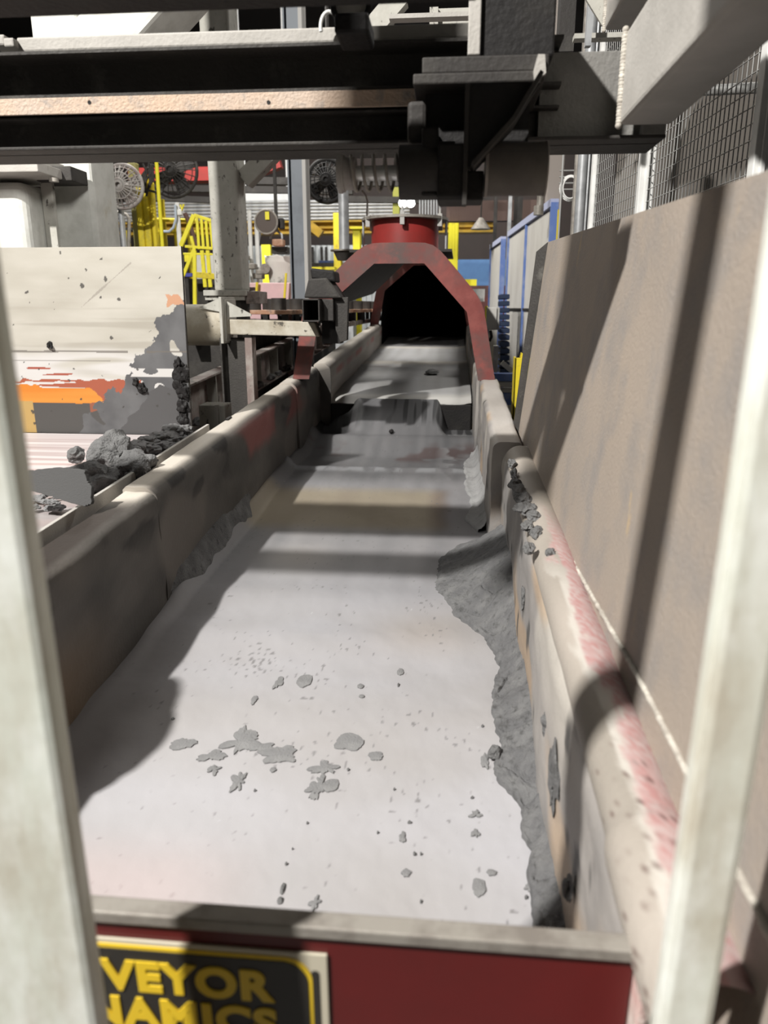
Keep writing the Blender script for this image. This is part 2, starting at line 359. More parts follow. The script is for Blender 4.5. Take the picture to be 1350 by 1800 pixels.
def wall_part(name, xin, out, v0, v1, m, top=HW, r=.045, foot=-.25, dent=.003, seedz=0):
    pr = wall_profile(xin, out, top, r, foot=foot)
    # densify
    P = []
    for (a, c), (d, e) in zip(pr, pr[1:]):
        n = max(1, int(math.hypot(d-a, e-c)/.012)); P += [(a+(d-a)*k/n, c+(e-c)*k/n) for k in range(n)]
    P.append(pr[-1]); rows = []; cols = []; n = max(2, int((v1-v0)/.015))
    for i in range(n+1):
        v = v0+(v1-v0)*i/n
        rows.append([(a+dent*fb(v*3, c*5, seedz)*1.2, v, c+dent*.8*fb(v*3, a*9, seedz+4)) for a, c in P])
        for a, c in P:
            up = sstep(r*.25, r*.95, abs(a-xin)) if c > top-r*1.2 else 0
            cols.append(wall_c(-1 if out < 0 else 1, v, c, up, seedz))
    b = MB('L'); b.grid(rows); cols += cols[:len(P)]+cols[-len(P):]
    n = len(rows[0]); b.add(rows[0], [list(range(n))]); b.add(rows[-1], [list(range(n))[::-1]])
    return b.build(name, M_wallv, cv, fixn=True, colors=cols)
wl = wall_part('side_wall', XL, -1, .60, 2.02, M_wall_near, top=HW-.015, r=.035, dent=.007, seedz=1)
wl['label'] = 'near left side wall of the trough, stained and darkened with painted shade'
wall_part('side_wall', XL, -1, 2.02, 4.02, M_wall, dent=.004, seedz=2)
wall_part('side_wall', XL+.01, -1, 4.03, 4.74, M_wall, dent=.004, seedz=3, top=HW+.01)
wall_part('side_wall', -.785, -1, 4.75, 8.3, M_wall, top=HW+.03, dent=.004, seedz=4)
wn = wall_part('side_wall', XR, 1, .60, 2.62, M_wall_right, r=.06, dent=.008, seedz=6)
wall_part('side_wall', XR-.04, 1, 2.62, 4.22, M_wall_right, top=HW+.015, r=.025, dent=.006, seedz=7)
wall_part('side_wall', XR-.055, 1, 4.24, 8.3, M_wall, top=HW+.03, dent=.004, seedz=8)
# rolled cap rail of the near right wall, pink dusted on its outer shoulder
rows = []; cols = []
for i in range(200):
    v = .50+2.06*i/199
    rr = .046+.003*nz(v*4, 1)+(.006*sstep(.74, .70, v))
    cx = XR+.052; cz = HW-.026
    r = []
    for k in range(41):
        a = math.pi*(-.15+1.45*k/40)
        r.append((cx+rr*math.cos(a)*1.05, v, cz+rr*math.sin(a)*.95))
        q = nz(v*5, k*.12, 3)*.25+nz(v*22, k*.5, 9)*.10
        c = lerp((.58, .52, .46), (.42, .38, .33), .5+nz(v*3, k*.1, 5))
        pk = sstep(.03, -.03, a/math.pi-.55-q*.8)*sstep(1.95, 1.5, v+.3*q)
        c = lerp(c, (.80, .76, .70), sstep(.10, .03, abs(a/math.pi-.58-q*.8))*sstep(1.6, 1.3, v)*.7)
        c = lerp(c, lerp((.60, .33, .32), (.66, .52, .50), .5+1.4*nz(v*90, k*2.2, 1)), pk)
        c = lerp(c, (.13, .06, .05), sstep(.25, .5, nz(v*70, k*2, 12))*sstep(.9, .78, v)*.8)
        cols.append(tuple(w*.64 for w in c))
    rows.append(r)
cap = MB('L').grid(rows).build('rolled_cap', M_wallv, cv, colors=cols); cap['label'] = 'pink dusted rolled top edge of the right wall'
# slots in the wall tops
for px, py in [(270, 812), (402, 735), (876, 705), (879, 713), (898, 761)]:
    p = L(px, py, N=HW+.003); b = MB('L'); b.box((p.x-.006, p.y-.028, p.z-.004), (p.x+.006, p.y+.028, p.z+.0025)); b.build('bolt_slot', M_black, cv)
# front lip and red end plate (top level with the walls)
KE = .637; VE = .91*KE
def ke(x, n): return x*KE, 1-(1-n)*KE
LN = 1-(1-.003)*KE
b = MB('L'); b.box((-.97, VE-.012, LN-.012), (XR+.003, VE+.010, LN+.003)); b.build('front_lip', M_lip, cv, bevel=.002)
b = MB('L'); b.box((-.97, VE-.006, -.25), (XR+.003, VE+.002, LN-.012)); b.build('end_plate', M_redplate, cv, bevel=.002)
b = MB('L'); b.box((XR+.004, VE-.03, -.25), (XR+.014, VE+.03, LN+.012)); b.build('side_flange', M_pink, cv, bevel=.003)
# name plate
SX0, SX1 = -.86*KE, -.179*KE; SN1 = 1-(1+.052)*KE; SN0 = 1-(1+.34)*KE
YS_ = VE-.0065
sg = MB('L'); sg.box((SX0, YS_-.003, SN0), (SX1, YS_, SN1)); sign = sg.build('name_plate', M_signw, cv, bevel=.0007)
def rrect(x0, n0, x1, n1, r, v, t, seg=10):
    pts = []
    for cx, cz, a0 in ((x1-r, n1-r, 0), (x0+r, n1-r, 90), (x0+r, n0+r, 180), (x1-r, n0+r, 270)):
        for k in range(seg+1):
            a = math.radians(a0+90*k/seg); pts.append((cx+r*math.cos(a), v, cz+r*math.sin(a)))
    return MB('L').prism(pts, (0, 0, 0), (0, t, 0))
rrect(SX0+.008, SN0+.008, SX1-.016, SN1-.006, .029, YS_-.0045, .002).build('border', M_signy, sign)
rrect(SX0+.0115, SN0+.0115, SX1-.0205, SN1-.0105, .027, YS_-.0055, .002).build('sign_field', M_blackpl, sign)
rrect(SX1-.0165, SN0+.02, SX1-.009, SN1-.022, .003, YS_-.004, .002).build('border_shadow', M_blackpl, sign)
def lettering(txt, x_right, n_base, cap_h, width):
    cu = bpy.data.curves.new('lettering', 'FONT'); cu.body = txt; cu.size = 1; cu.extrude = .004; cu.offset = .045; cu.space_character = 1.10
    to = bpy.data.objects.new('tmp', cu); COL.objects.link(to); bpy.context.view_layer.update()
    me = bpy.data.meshes.new_from_object(to.evaluated_get(bpy.context.evaluated_depsgraph_get()))
    xs = [q.co.x for q in me.vertices]; ys = [q.co.y for q in me.vertices]; x0, x1, y0, y1 = min(xs), max(xs), min(ys), max(ys)
    vs = [((x_right-width+(q.co.x-x0)/(x1-x0)*width)*KE, YS_-.0062-q.co.z*.25, 1-(1-(n_base+(q.co.y-y0)/(y1-y0)*cap_h))*KE) for q in me.vertices]
    b = MB('L'); b.add(vs, [list(p.vertices) for p in me.polygons])
    bpy.data.objects.remove(to); bpy.data.curves.remove(cu)
    return b.build('lettering', M_signy, sign)
lettering('CONVEYOR', -.268, -.158, .068, .50)
lettering('DYNAMICS', -.266, -.240, .068, .46)

# octagonal arches
def arch(v0, v1, sc=1.0, cx=-.335, foot=.40, th=.014):
    out = [(.575, foot), (.48, .83), (.25, 1.10), (.215, 1.122), (.19, 1.128), (-.12, 1.128), (-.155, 1.122), (-.19, 1.10), (-.345, .93), (-.49, .80), (-.575, foot)]
    out = [(.572, foot), (.497, .80), (.487, .84), (.270, 1.09), (.225, 1.123), (.17, 1.130), (-.10, 1.130), (-.155, 1.123), (-.20, 1.09), (-.487, .84), (-.497, .80), (-.572, foot)]
    inn = [(.478, foot), (.405, .77), (.17, 1.022), (-.10, 1.022), (-.405, .77), (-.478, foot)]
    b = MB('L')
    def q(p, v): return (cx+p[0]*sc, v, foot+(p[1]-foot)*sc)
    # face plate as strip between resampled outlines
    def resample(P, n):
        d = [0]
        for a, c in zip(P, P[1:]): d.append(d[-1]+math.hypot(c[0]-a[0], c[1]-a[1]))
        res = []
        for k in range(n+1):
            t = d[-1]*k/n
            for i in range(len(P)-1):
                if t <= d[i+1]+1e-9:
                    u = (t-d[i])/(d[i+1]-d[i]); res.append((P[i][0]+(P[i+1][0]-P[i][0])*u, P[i][1]+(P[i+1][1]-P[i][1])*u)); break
        return res
    key_o = [(.572, foot), (.49, .825), (.22, 1.128), (-.15, 1.128), (-.49, .825), (-.572, foot)]
    def segs(K, n): return [(K[i][0]+(K[i+1][0]-K[i][0])*k/n, K[i][1]+(K[i+1][1]-K[i][1])*k/n) for i in range(5) for k in range(n)]+[K[-1]]
    O = segs(key_o, 8); I = segs(inn, 8)
    def soften(P):
        for _ in range(2): P = [P[0]]+[((a[0]+2*c[0]+e[0])/4, (a[1]+2*c[1]+e[1])/4) for a, c, e in zip(P, P[1:], P[2:])]+[P[-1]]
        return P
    O = soften(O)
    n = len(O)
    for i in range(n-1):
        A, B, C, D = O[i], O[i+1], I[i+1], I[i]
        b.add([q(A, v0), q(B, v0), q(C, v0), q(D, v0), q(A, v0+th), q(B, v0+th), q(C, v0+th), q(D, v0+th)],
              [(0, 1, 2, 3), (7, 6, 5, 4), (0, 4, 5, 1), (3, 2, 6, 7)])
    # outer skin running back (channel)
    for i in range(n-1):
        A, B = O[i], O[i+1]; A2 = (A[0]*.985, A[1]-.012 if A[1] > foot+.01 else A[1]); B2 = (B[0]*.985, B[1]-.012 if B[1] > foot+.01 else B[1])
        b.add([q(A, v0+th), q(B, v0+th), q(B, v1), q(A, v1), q(A2, v0+th), q(B2, v0+th), q(B2, v1), q(A2, v1)], [(0, 1, 2, 3), (7, 6, 5, 4), (2, 6, 7, 3)])
    return b
arch(4.18, 4.42).build('arch_frame', M_red, cv, fixn=True)
# hood roof from the first arch back to the tunnel
b = MB('L'); b.box((-.60, 4.42, 1.085), (-.02, 8.4, 1.10))
b.build('hood_roof', M_dark, cv)
for sg_ in (-1, 1):
    ax, an, bx_, bn = (-.74, .775, -.445, 1.045) if sg_ < 0 else (.07, .775, -.16, 1.045)
    b = MB('L'); ox = .012*sg_; b.prism([(ax, 0, an), (bx_, 0, bn), (bx_+ox, 0, bn+.012), (ax+ox, 0, an+.012)], (0, 4.42, 0), (0, 7.0, 0)); b.build('hood_panel', M_dark, cv)
arch(8.2, 8.4, 1.0).build('arch_frame', M_red, cv)
b = MB('L')     # dark tunnel hood beyond, octagonal, closed at its far end
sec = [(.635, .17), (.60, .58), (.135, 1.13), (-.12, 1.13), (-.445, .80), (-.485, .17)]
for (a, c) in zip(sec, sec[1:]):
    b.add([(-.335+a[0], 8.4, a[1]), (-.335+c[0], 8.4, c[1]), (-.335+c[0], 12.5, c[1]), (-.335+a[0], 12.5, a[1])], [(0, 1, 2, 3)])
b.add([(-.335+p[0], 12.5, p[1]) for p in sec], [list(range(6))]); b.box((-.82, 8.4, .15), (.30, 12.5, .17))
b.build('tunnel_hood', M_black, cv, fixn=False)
# inlet collar drum with flange and clamps
dc = l2w((-.36, 5.75, 1.09)); f0 = W(712, 385, Y=dc.y); 
rad = .245; zt = W(712, 384, Y=dc.y-.2).z
b = MB(); b.cyl((f0.x, dc.y, dc.z), (f0.x, dc.y, zt), rad, 40); col_ = b.build('inlet_collar', M_redbright, cv)
b = MB(); b.cyl((f0.x, dc.y, zt), (f0.x, dc.y, zt+.018), rad+.07, 40); b.build('collar_flange', M_lip, cv, bevel=.003)
for ang in (-150, -90, -30, 30, 90, 150):
    a = math.radians(ang); c = Vector((f0.x+(rad+.05)*math.cos(a), dc.y+(rad+.05)*math.sin(a), zt))
    b = MB(); b.box((c.x-.016, c.y-.016, zt-.05), (c.x+.016, c.y+.016, zt+.035)); b.cyl((c.x, c.y, zt+.03), (c.x, c.y, zt+.07), .008, 8); b.build('clamp', M_colpale, cv, bevel=.003)
for dx in (-.30, .30):
    b = MB(); b.cyl((f0.x+dx, dc.y-.05, dc.z-.03), (f0.x+dx, dc.y-.05, zt), .008, 8); b.build('tie_rod', M_pipe, cv)

# ------------------------------------------------------------------ sand on the bed
bound = [(.60, .149), (.941, .149), (1.088, .153), (1.19, .151), (1.238, .138), (1.287, .107), (1.333, .110), (1.404, .126), (1.511, .108), (1.623, .117), (1.721, .141), (1.80, .128), (1.889, .106), (2.026, .026), (2.207, -.039), (2.479, -.035), (2.598, .026), (2.731, .150), (2.78, .18)]
rows = []; nvv = 420; nxx = 60
for i in range(nvv+1):
    v = .62+(2.765-.62)*i/nvv
    bx = interp(bound, v)+.012*nz(v*17, 1)+.006*nz(v*60, 2)
    r = []
    for j in range(nxx+1):
        t = j/nxx; x = bx+(.197-bx)*t
        hgt = interp([(.9, .03), (1.2, .035), (1.6, .05), (1.9, .09), (2.2, .135), (2.5, .12), (2.765, .05)], v)
        h = (.012 if t > 0 else 0)*sstep(0, .06, t+.0)+hgt*t**1.5
        h += (.006*fb(x*22, v*18, 3)+.004*abs(fb(x*60, v*50, 8)))*min(1, t*6)*(1.3 if v < 1.9 else .8)
        crack = nz(x*9, v*9, 40); h -= .014*math.exp(-(crack/.05)**2)*sstep(.05, .3, t)*(1 if v < 2.15 else .25)
        r.append((x, v, bed_h(x, v)+h-.001))
    rows.append(r)
tag(MB('L').grid(rows).build('sand_bank', M_sandp), 'long grey bank of caked sand lying against the right wall of the trough', 'sand deposit')
rows = []
for i in range(120):
    v = 2.80+1.35*i/119
    bx = .075+.03*nz(v*3, 5)+.012*nz(v*14, 2)+.05*sstep(3.9, 4.15, v)+.04*sstep(2.95, 2.8, v)
    rows.append([(bx+(.155-bx)*j/16, v, bed_h(bx+(.155-bx)*j/16, v)+(.013 if 0 < j else 0)+.05*(j/16)**3+.003*fb(j*.3, v*14)) for j in range(17)])
M_crust = mat('pale_sand_crust', (.25, .25, .25), [((.31, .31, .31), 10, .5, .15), ((.2, .2, .2), 24, .62, .08)], rough=.9, bump=.5, bscale=120)
tag(MB('L').grid(rows).build('sand_crust', M_crust), 'pale flat sand crust along the foot of the right wall beyond the big bank', 'sand deposit')
# dark sand along the foot of the left wall
rows = []
for i in range(140):
    v = 2.05+.95*i/139; w = .030+.022*nz(v*5, 8)+.006*nz(v*16, 3)
    w = max(.008, w)*sstep(2.05, 2.2, v)*sstep(3.0, 2.85, v)+.004
    rows.append([(XL-.002+w*j/10, v, bed_h(XL+w*j/10, v)+.05*(1-j/10)**1.4+.008*fb(j*.25, v*14)+(.004 if j < 10 else -.004)) for j in range(11)])
tag(MB('L').grid(rows).build('sand_ridge', M_sand), 'thin dark ridge of crumbly sand along the foot of the left trough wall', 'sand deposit')

def patch(px, py, w, h, label, seed, th=.003, group='thin sand flakes on the pale bed', name='sand_flake', rag=.35, ang=0):
    c = L(px, py, N=.004); sc = F/ (c.y*.95+.28)
    rx = w/2/sc; ry = (L(px, py-h/2, N=.004).y-L(px, py+h/2, N=.004).y)/2
    n = 44; ring = []; b = MB('L')
    for k in range(n):
        a = 2*math.pi*k/n; q = 1+rag*nz(math.cos(a)*1.6+seed, math.sin(a)*1.6, seed*.7)*1.6+rag*.5*nz(math.cos(a)*5+seed, math.sin(a)*5, 3)
        x = rx*q*math.cos(a); y = ry*q*math.sin(a)
        ring.append((c.x+x*math.cos(ang)-y*math.sin(ang), c.y+x*math.sin(ang)+y*math.cos(ang)))
    lo = [(x, y, bed_h(x, y)-.002) for x, y in ring]
    hi = [(c.x+(x-c.x)*.97, c.y+(y-c.y)*.97, bed_h(x, y)+th) for x, y in ring]
    md = [(c.x+(x-c.x)*.5, c.y+(y-c.y)*.5, bed_h(x, y)+th*1.25) for x, y in ring]
    b.add(lo+hi+md+[(c.x, c.y, bed_h(c.x, c.y)+th*1.3)], [(k, (k+1) % n, n+(k+1) % n, n+k) for k in range(n)]+[(n+k, n+(k+1) % n, 2*n+(k+1) % n, 2*n+k) for k in range(n)]+[(2*n+k, 2*n+(k+1) % n, 3*n) for k in range(n)])
    o = b.build(name, M_flake); return tag(o, label, 'sand flake', group)
flakes = [(535, 1197, 28, 24, 'round grey sand flake upper middle of the bed, larger of the upper pair', .12), (489, 1200, 16, 22, 'small slanted sand flake just left of the round one', .4),
 (447, 1234, 10, 17, 'narrow upright sand flake below and left of the round one', .3), (613, 1305, 54, 27, 'broad oval sand flake in the middle of the bed', .16), (661, 1328, 28, 14, 'small flat sand flake right below the broad oval one', .25),
 (704, 1180, 12, 12, 'lone dot of sand right of centre, farthest one up the bed', .15), (634, 1207, 12, 8, 'upper of two tiny oval sand dots right of the round flake', .15), (636, 1226, 10, 6, 'lower of two tiny oval sand dots right of the round flake', .15),
 (322, 1305, 48, 16, 'long wavy sand flake nearest the shaded left side', .5), (425, 1303, 56, 40, 'big ragged sand flake with a peaked top, left of centre', .6), (370, 1328, 44, 20, 'ragged sand flake at the left end of the torn row', .6),
 (492, 1325, 66, 24, 'wide ragged sand flake at the right end of the torn row', .6), (455, 1312, 62, 16, 'slim sand flake bridging the middle of the torn row', .5), (573, 1348, 44, 22, 'ragged sand flake under the broad oval one, upper lobe', .7),
 (566, 1378, 36, 34, 'ragged sand flake under the broad oval one, lower lobe', .8), (552, 1388, 24, 22, 'smallest lobe of ragged sand under the broad oval flake', .8), (421, 1372, 24, 26, 'faint ragged sand flake below the torn row', .7),
 (376, 1350, 22, 18, 'faint small sand flake below the left end of the torn row', .7), (480, 1352, 12, 8, 'little round sand flake below the torn row', .2), (707, 1472, 12, 18, 'upright sand flake right of centre near the front', .3),
 (714, 1533, 16, 12, 'chunky bit of sand right of centre, closest to the front lip', .35), (864, 1533, 18, 11, 'almond shaped sand flake on the right near the front lip', .2), (842, 1559, 24, 30, 'roundish sand flake on the right closest to the front lip', .2),
 (838, 1430, 18, 14, 'jagged sand flake right of the bed, below the bank edge', .7), (837, 1464, 14, 10, 'jagged sand flake on the right, next one nearer the front', .7), (555, 1585, 16, 22, 'smudge of sand at the front lip left of centre', .8),
 (853, 1338, 14, 26, 'dark sand flake touching the edge of the bank', .4), (930, 1560, 12, 12, 'sand flake at the straight edge of the front bank', .6)]
for i, (px, py, w, h, lab, rg) in enumerate(flakes): patch(px, py, w, h, lab, i*3.7+1, rag=rg)
def lump(name, c, rx, ry, rz, seed, m, frame='L', n=3, amp=.35, fs=2.2, rot=0):
    bm = bmesh.new(); bmesh.ops.create_icosphere(bm, subdivisions=n, radius=1)
    b = MB(frame); vs = []
    for q in bm.verts:
        p = q.co.copy(); k = 1+amp*noise.noise(p*fs*.6+Vector((seed, 0, 0)))+amp*.45*(.4-abs(noise.noise(p*fs*.8+Vector((0, seed, 0)))))*2+amp*.10*noise.noise(p*fs*5+Vector((0, 0, seed)))+amp*.06*noise.noise(p*fs*14+Vector((0, 0, seed)))
        # faceting
        p = p*k; p = Vector((p.x*rx, p.y*ry, p.z*rz)); p.rotate(Matrix.Rotation(rot, 3, 'Z')); vs.append(Vector(c)+p)
    b.add(vs, [[w.index for w in f.verts] for f in bm.faces], False); bm.free()
    return b.build(name, m)
# little hard crumbs on the bed
crumbs = [(497, 1562, 7, 16), (492, 1582, 9, 9), (540, 1445, 3, 3), (664, 1462, 3, 3), (514, 1490, 2, 2), (553, 1394, 3, 3), (693, 1386, 3, 3), (448, 1388, 4, 3), (304, 1266, 4, 4), (700, 1205, 3, 7), (848, 1280, 4, 4), (612, 1351, 4, 4), (503, 1517, 4, 4), (740, 1582, 3, 5), (925, 1575, 5, 5), (740, 1500, 3, 3), (729, 1500, 5, 5), (830, 1400, 5, 3), (720, 1445, 6, 3)]
for i, (px, py, w, h) in enumerate(crumbs):
    c = L(px, py, N=.004); s = (c.y*.95+.28)/F
    o = lump('sand_crumb', (c.x, c.y, bed_h(c.x, c.y)+.002), w*s*.6, h*s*.75, .004, i*1.3, M_sand, n=2)
    tag(o, 'tiny dark crumb of sand lying loose on the pale bed', 'sand crumb', 'tiny crumbs on the bed')
c = L(870, 1322, N=.02); tag(lump('sand_lump', (c.x, c.y, c.z), .013, .016, .014, 5, M_sand, n=3), 'dark lump of sand on the notch of the right bank', 'sand lump')
c = L(760, 652, N=.22); tag(lump('sand_lump', (c.x, c.y, .215), .05, .09, .016, 9, M_sand, n=3), 'flat dark lump lying alone on the far deck below the tunnel', 'sand lump')
c = L(688, 764, N=.03); tag(lump('sand_lump', (c.x, c.y, .05), .013, .02, .014, 11, M_black, n=2), 'small black lump on the ridge below the far deck', 'sand lump')
# clods stuck on the right wall top and side
clods = [(912, 862, .020, .045), (905, 850, .016, .03), (921, 876, .02, .04), (930, 893, .02, .035), (916, 893, .018, .02), (938, 908, .016, .03), (927, 925, .012, .02), (943, 935, .012, .022), (900, 815, .012, .02), (903, 832, .01, .02), (930, 965, .012, .016), (968, 975, .009, .012)]
for i, (px, py, rx, ry) in enumerate(clods):
    c = L(px, py, N=HW+.012)
    o = lump('sand_clod', c, rx, ry, .012, i*2.1+3, M_sand, n=3, amp=.6)
    tag(o, 'sand clod on the right wall top, '+('third in the run from the far end', 'second large one of the run', 'fourth in the run from the far end', 'outer of the middle pair', 'inner of the middle pair', 'large one past the middle pair', 'inner one before the last', 'last of the close run', 'farthest one up the wall', 'second farthest small one', 'lone one below the run', 'nearest lone one beside the plate')[i], 'sand clod', 'clods on the right wall top')
for i, (px, py, s, lab) in enumerate([(973, 1365, .042, 'large rough black sand scab on the inner face of the right wall'), (958, 1270, .014, 'small dark scab on the right wall above the large scab'), (920, 1050, .018, 'dark scab on the right wall beside the widest part of the bank'), (998, 1560, .014, 'narrow dark scab low on the right wall near the front')]):
    c = L(px, py, X=XR-.002); o = lump('sand_scab', c, .006, s, s*1.3, i+30, M_sand, n=3, amp=.7); tag(o, lab, 'sand scab')

# ================================================================== RIGHT: leaning brown guard plate
pt = thing('guard_plate', l2w((.36, 1.8, .1)), 'tall sandy brown steel plate rising along the right wall of the trough', 'guard plate')
rows = []
for i in range(100):
    v = .30+2.65*i/99
    r = []
    for j in range(60):
        n = .10+(1.088+.012*(2.95-v)/2.0-.10)*j/59
        x = .268+(n-.36)*(.072/.73)
        r.append((x+.0016*fb(v*2, n*2, 9), v, n))
    rows.append(r)
b = MB('L'); b.grid(rows)
rows2 = [[(p[0]+.010, p[1], p[2]) for p in r] for r in rows]; b.grid(rows2)
b.add(rows[0]+rows2[0], [(j, j+1, 61+j, 60+j) for j in range(59)]); b.add(rows[-1]+rows2[-1], [(j, j+1, 61+j, 60+j) for j in range(59)])
b.add([r[-1] for r in rows]+[r[-1] for r in rows2], [(i, i+1, 101+i, 100+i) for i in range(99)])
b.build('plate', M_plate, pt, fixn=True)
b = MB('L')   # bent far flange
b.add([(.268-.025, 2.97, .30), (.262, 2.95, .30), (.340, 2.95, 1.088), (.303, 2.975, 1.055), (.268-.025, 2.99, .30), (.262, 2.97, .30), (.340, 2.97, 1.088), (.303, 2.995, 1.055)],
      [(0, 1, 2, 3), (7, 6, 5, 4), (0, 3, 7, 4), (1, 5, 6, 2), (2, 6, 7, 3), (0, 4, 5, 1)])
b.build('bent_flange', M_beam, pt)
pts = []
for i in range(240):
    v = .42+2.5*i/239
    n = interp([(.42, .47), (.93, .445), (1.5, .395), (2.2, .36), (2.95, .312)], v)
    pts.append((.268+(n-.36)*(.072/.73)-.001, v, n+.002*nz(v*30, 1)))
rows = []
for i, p in enumerate(pts):
    rr = .0045+.002*nz(i*.5, 3)+.001*nz(i*2.2, 4)
    rows.append([(p[0]+rr*math.cos(a), p[1], p[2]+rr*math.sin(a)) for a in [2*math.pi*k/8 for k in range(9)]])
MB('L').grid(rows).build('weld_seam', M_weld, pt)

# ================================================================== LEFT neighbour: pan and hopper back plate
M_edge = M_beamlit
pn = thing('receiving_pan', l2w((-1.4, 2.2, 0)), 'flat white streaked steel pan left of the trough with sand lumps on it', 'pan')
rows = []; cols = []
for i in range(150):
    v = 1.2+1.72*i/149; r = []
    for j in range(150):
        x = -2.35+1.375*j/149
        r.append((x, v, .345))
        c = lerp((.58, .55, .55), (.38, .31, .31), .5+1.3*nz(x*.8, v*34, 3))
        c = lerp(c, (.55, .33, .27), .45*sstep(2.55, 2.3, v)*sstep(-.1, .4, nz(x*2, v*20, 6)+.2))
        c = lerp(c, (.24, .22, .22), sstep(2.25, 2.12, v+.05*nz(x*6, v*8))*.75)
        cols.append(c)
    rows.append(r)
MB('L').grid(rows).build('pan_floor', M_tray, pn, colors=cols, fixn=False)
b = MB('L'); b.box((-1.005, 1.2, .22), (-.993, 2.93, .392)); b.build('pan_lip', M_edge, pn, bevel=.002)
b = MB('L'); b.box((-2.35, 1.2, -.35), (-1.01, 2.93, .335)); b.build('pan_body', M_dark, pn)
hp = thing('hopper_back_plate', l2w((-1.7, 2.96, .3)), 'upright scraped cream steel plate with an orange paint band, left of the trough', 'steel plate')
VB = 2.93; a = L(330, 745, V=VB); t = L(318, 433, V=VB); X1 = t.x; XB = -2.6
rows = []; cols = []; nX = 420; nN = 240
n0, n1 = .345, t.z
def hop_c(x, n):
    u = (x-(X1-.72))/.72          # 0..1 over the visible width
    h = (n-.40)/(n1-.40)          # 0..1 bottom to top
    c = lerp((.55, .52, .45), (.66, .63, .56), .5+.9*fb(x*3, n*10, 1))
    c = lerp(c, (.42, .39, .33), .5*sstep(.0, .4, fb(x*.7, n*26, 5))*sstep(.85, .6, h))
    c = lerp(c, (.78, .76, .74), sstep(.46, .36, h+.03*nz(x*6, 2))*sstep(-.3, .2, nz(x*3, n*30, 8)+.25))
    # red brown and orange paint band
    e = .018*nz(x*22, n*60, 2)+.02*nz(x*5, n*20, 7)
    if h < .245+e and h > .05:
        right_red = .74-.05*nz(n*40, 3)
        if u < right_red: c = (.46, .13, .075) if (u > .38 or fb(x*3, n*50, 3) > .12 or h > .23+e) else c
    if .10+.012*nz(x*9, 2) < h < .205+.6*e-.10*sstep(.40, .52, u)+.02*nz(x*3, n*70, 2) and u < .86+.05*nz(n*30, 1): c = lerp((.80, .27, .04), (.86, .36, .07), .5+nz(x*2, n*40))
    if .27 < h < .36 and u < .40 and nz(x*5, n*55, 12) > .28: c = (.45, .12, .08)
    if h < .105+.008*nz(x*12, 4) and u > .05:
        c = (.11, .105, .10)
        if .40 < u < .47 and h > .05+.3*(u-.40): c = (.36, .13, .08)
    if h < .115 and u <= .05: c = (.6, .4, .15)
    # dark sand smear climbing to the right
    s = (u-.60)*1.15-(h-.30)*1.0+.14*fb(x*7, n*7, 20)+.05*fb(x*28, n*28, 3)
    cap_ = .72+.10*fb(x*9, n*9, 2)
    if s > .06 and h < cap_ and not (.27 < h < .32 and u < .93 and nz(x*12, n*20, 4) > -.15) and nz(x*14, n*14, 33) < .42: c = lerp((.13, .13, .135), (.19, .19, .195), .5+fb(x*8, n*8, 9))
    if h < .20-.0+.05*nz(x*8, 3) and u > .80-.18*(1-h/.2)+.03*nz(n*30, 7): c = (.12, .118, .12)
    if u > .90+.04*nz(n*30, 1) and .66 < h < .74 and nz(x*30, n*30, 3) > .0: c = (.66, .36, .22)
    if nz(x*40, n*40, 50)+.3*nz(x*3, n*3, 51) > .66: c = lerp(c, (.08, .075, .07), .9)
    if abs(h-.415+.004*nz(x*5, 1)) < .005 and nz(x*6, 3) > -.3: c = lerp(c, (.2, .18, .16), .8)
    if abs(h-.36) < .003 and u < .55: c = lerp(c, (.2, .18, .16), .7)
    ln = abs(h-(.66+.8*(u-.40))) if .38 < u < .72 else 1
    if ln+.01*nz(x*9, n*9, 2) < .004: c = lerp(c, (.36, .33, .29), .7)
    return tuple(q*.66 for q in c)
for i in range(nN+1):
    n = n0+(n1-n0)*i/nN; r = []
    for j in range(nX+1):
        x = XB+(X1-XB)*(j/nX)**.75; r.append((x+(n-n1)*.035*(j/nX), VB, n)); cols.append(hop_c(x, n))
    rows.append(r)
MB('L').grid(rows).build('face_sheet', M_hopper, hp, colors=cols, fixn=False)
b = MB('L'); b.add([(XB, VB+.001, n0-.3), (X1-.03, VB+.001, n0-.3), (X1, VB+.001, n1), (XB, VB+.001, n1), (XB, VB+.014, n0-.3), (X1-.03, VB+.014, n0-.3), (X1, VB+.014, n1), (XB, VB+.014, n1)], [(0, 1, 2, 3), (7, 6, 5, 4), (0, 4, 5, 1), (1, 5, 6, 2), (2, 6, 7, 3), (3, 7, 4, 0)])
b.build('backing_plate', M_beam, hp)
for i, (px, py, s) in enumerate([(318, 655, .028), (322, 690, .022), (316, 675, .02), (322, 715, .022), (314, 640, .016), (250, 683, .016), (238, 672, .012), (322, 735, .02), (88, 607, .01)]):
    c = L(px, py, V=VB-.004); o = lump('sand_scab', (c.x, c.y, c.z), s, .012, s*1.2, i+50, M_black, n=3, amp=.8)
    tag(o, 'black sand scab on the cream plate, '+('second from the top at its right edge', 'fourth from the top at its right edge', 'third from the top at its right edge', 'second from the bottom at its right edge', 'topmost at its right edge', 'right one of the pair by the red paint', 'left one of the pair by the red paint', 'lowest at its right edge', 'alone at the far left')[i], 'sand scab', 'scabs on the cream plate')
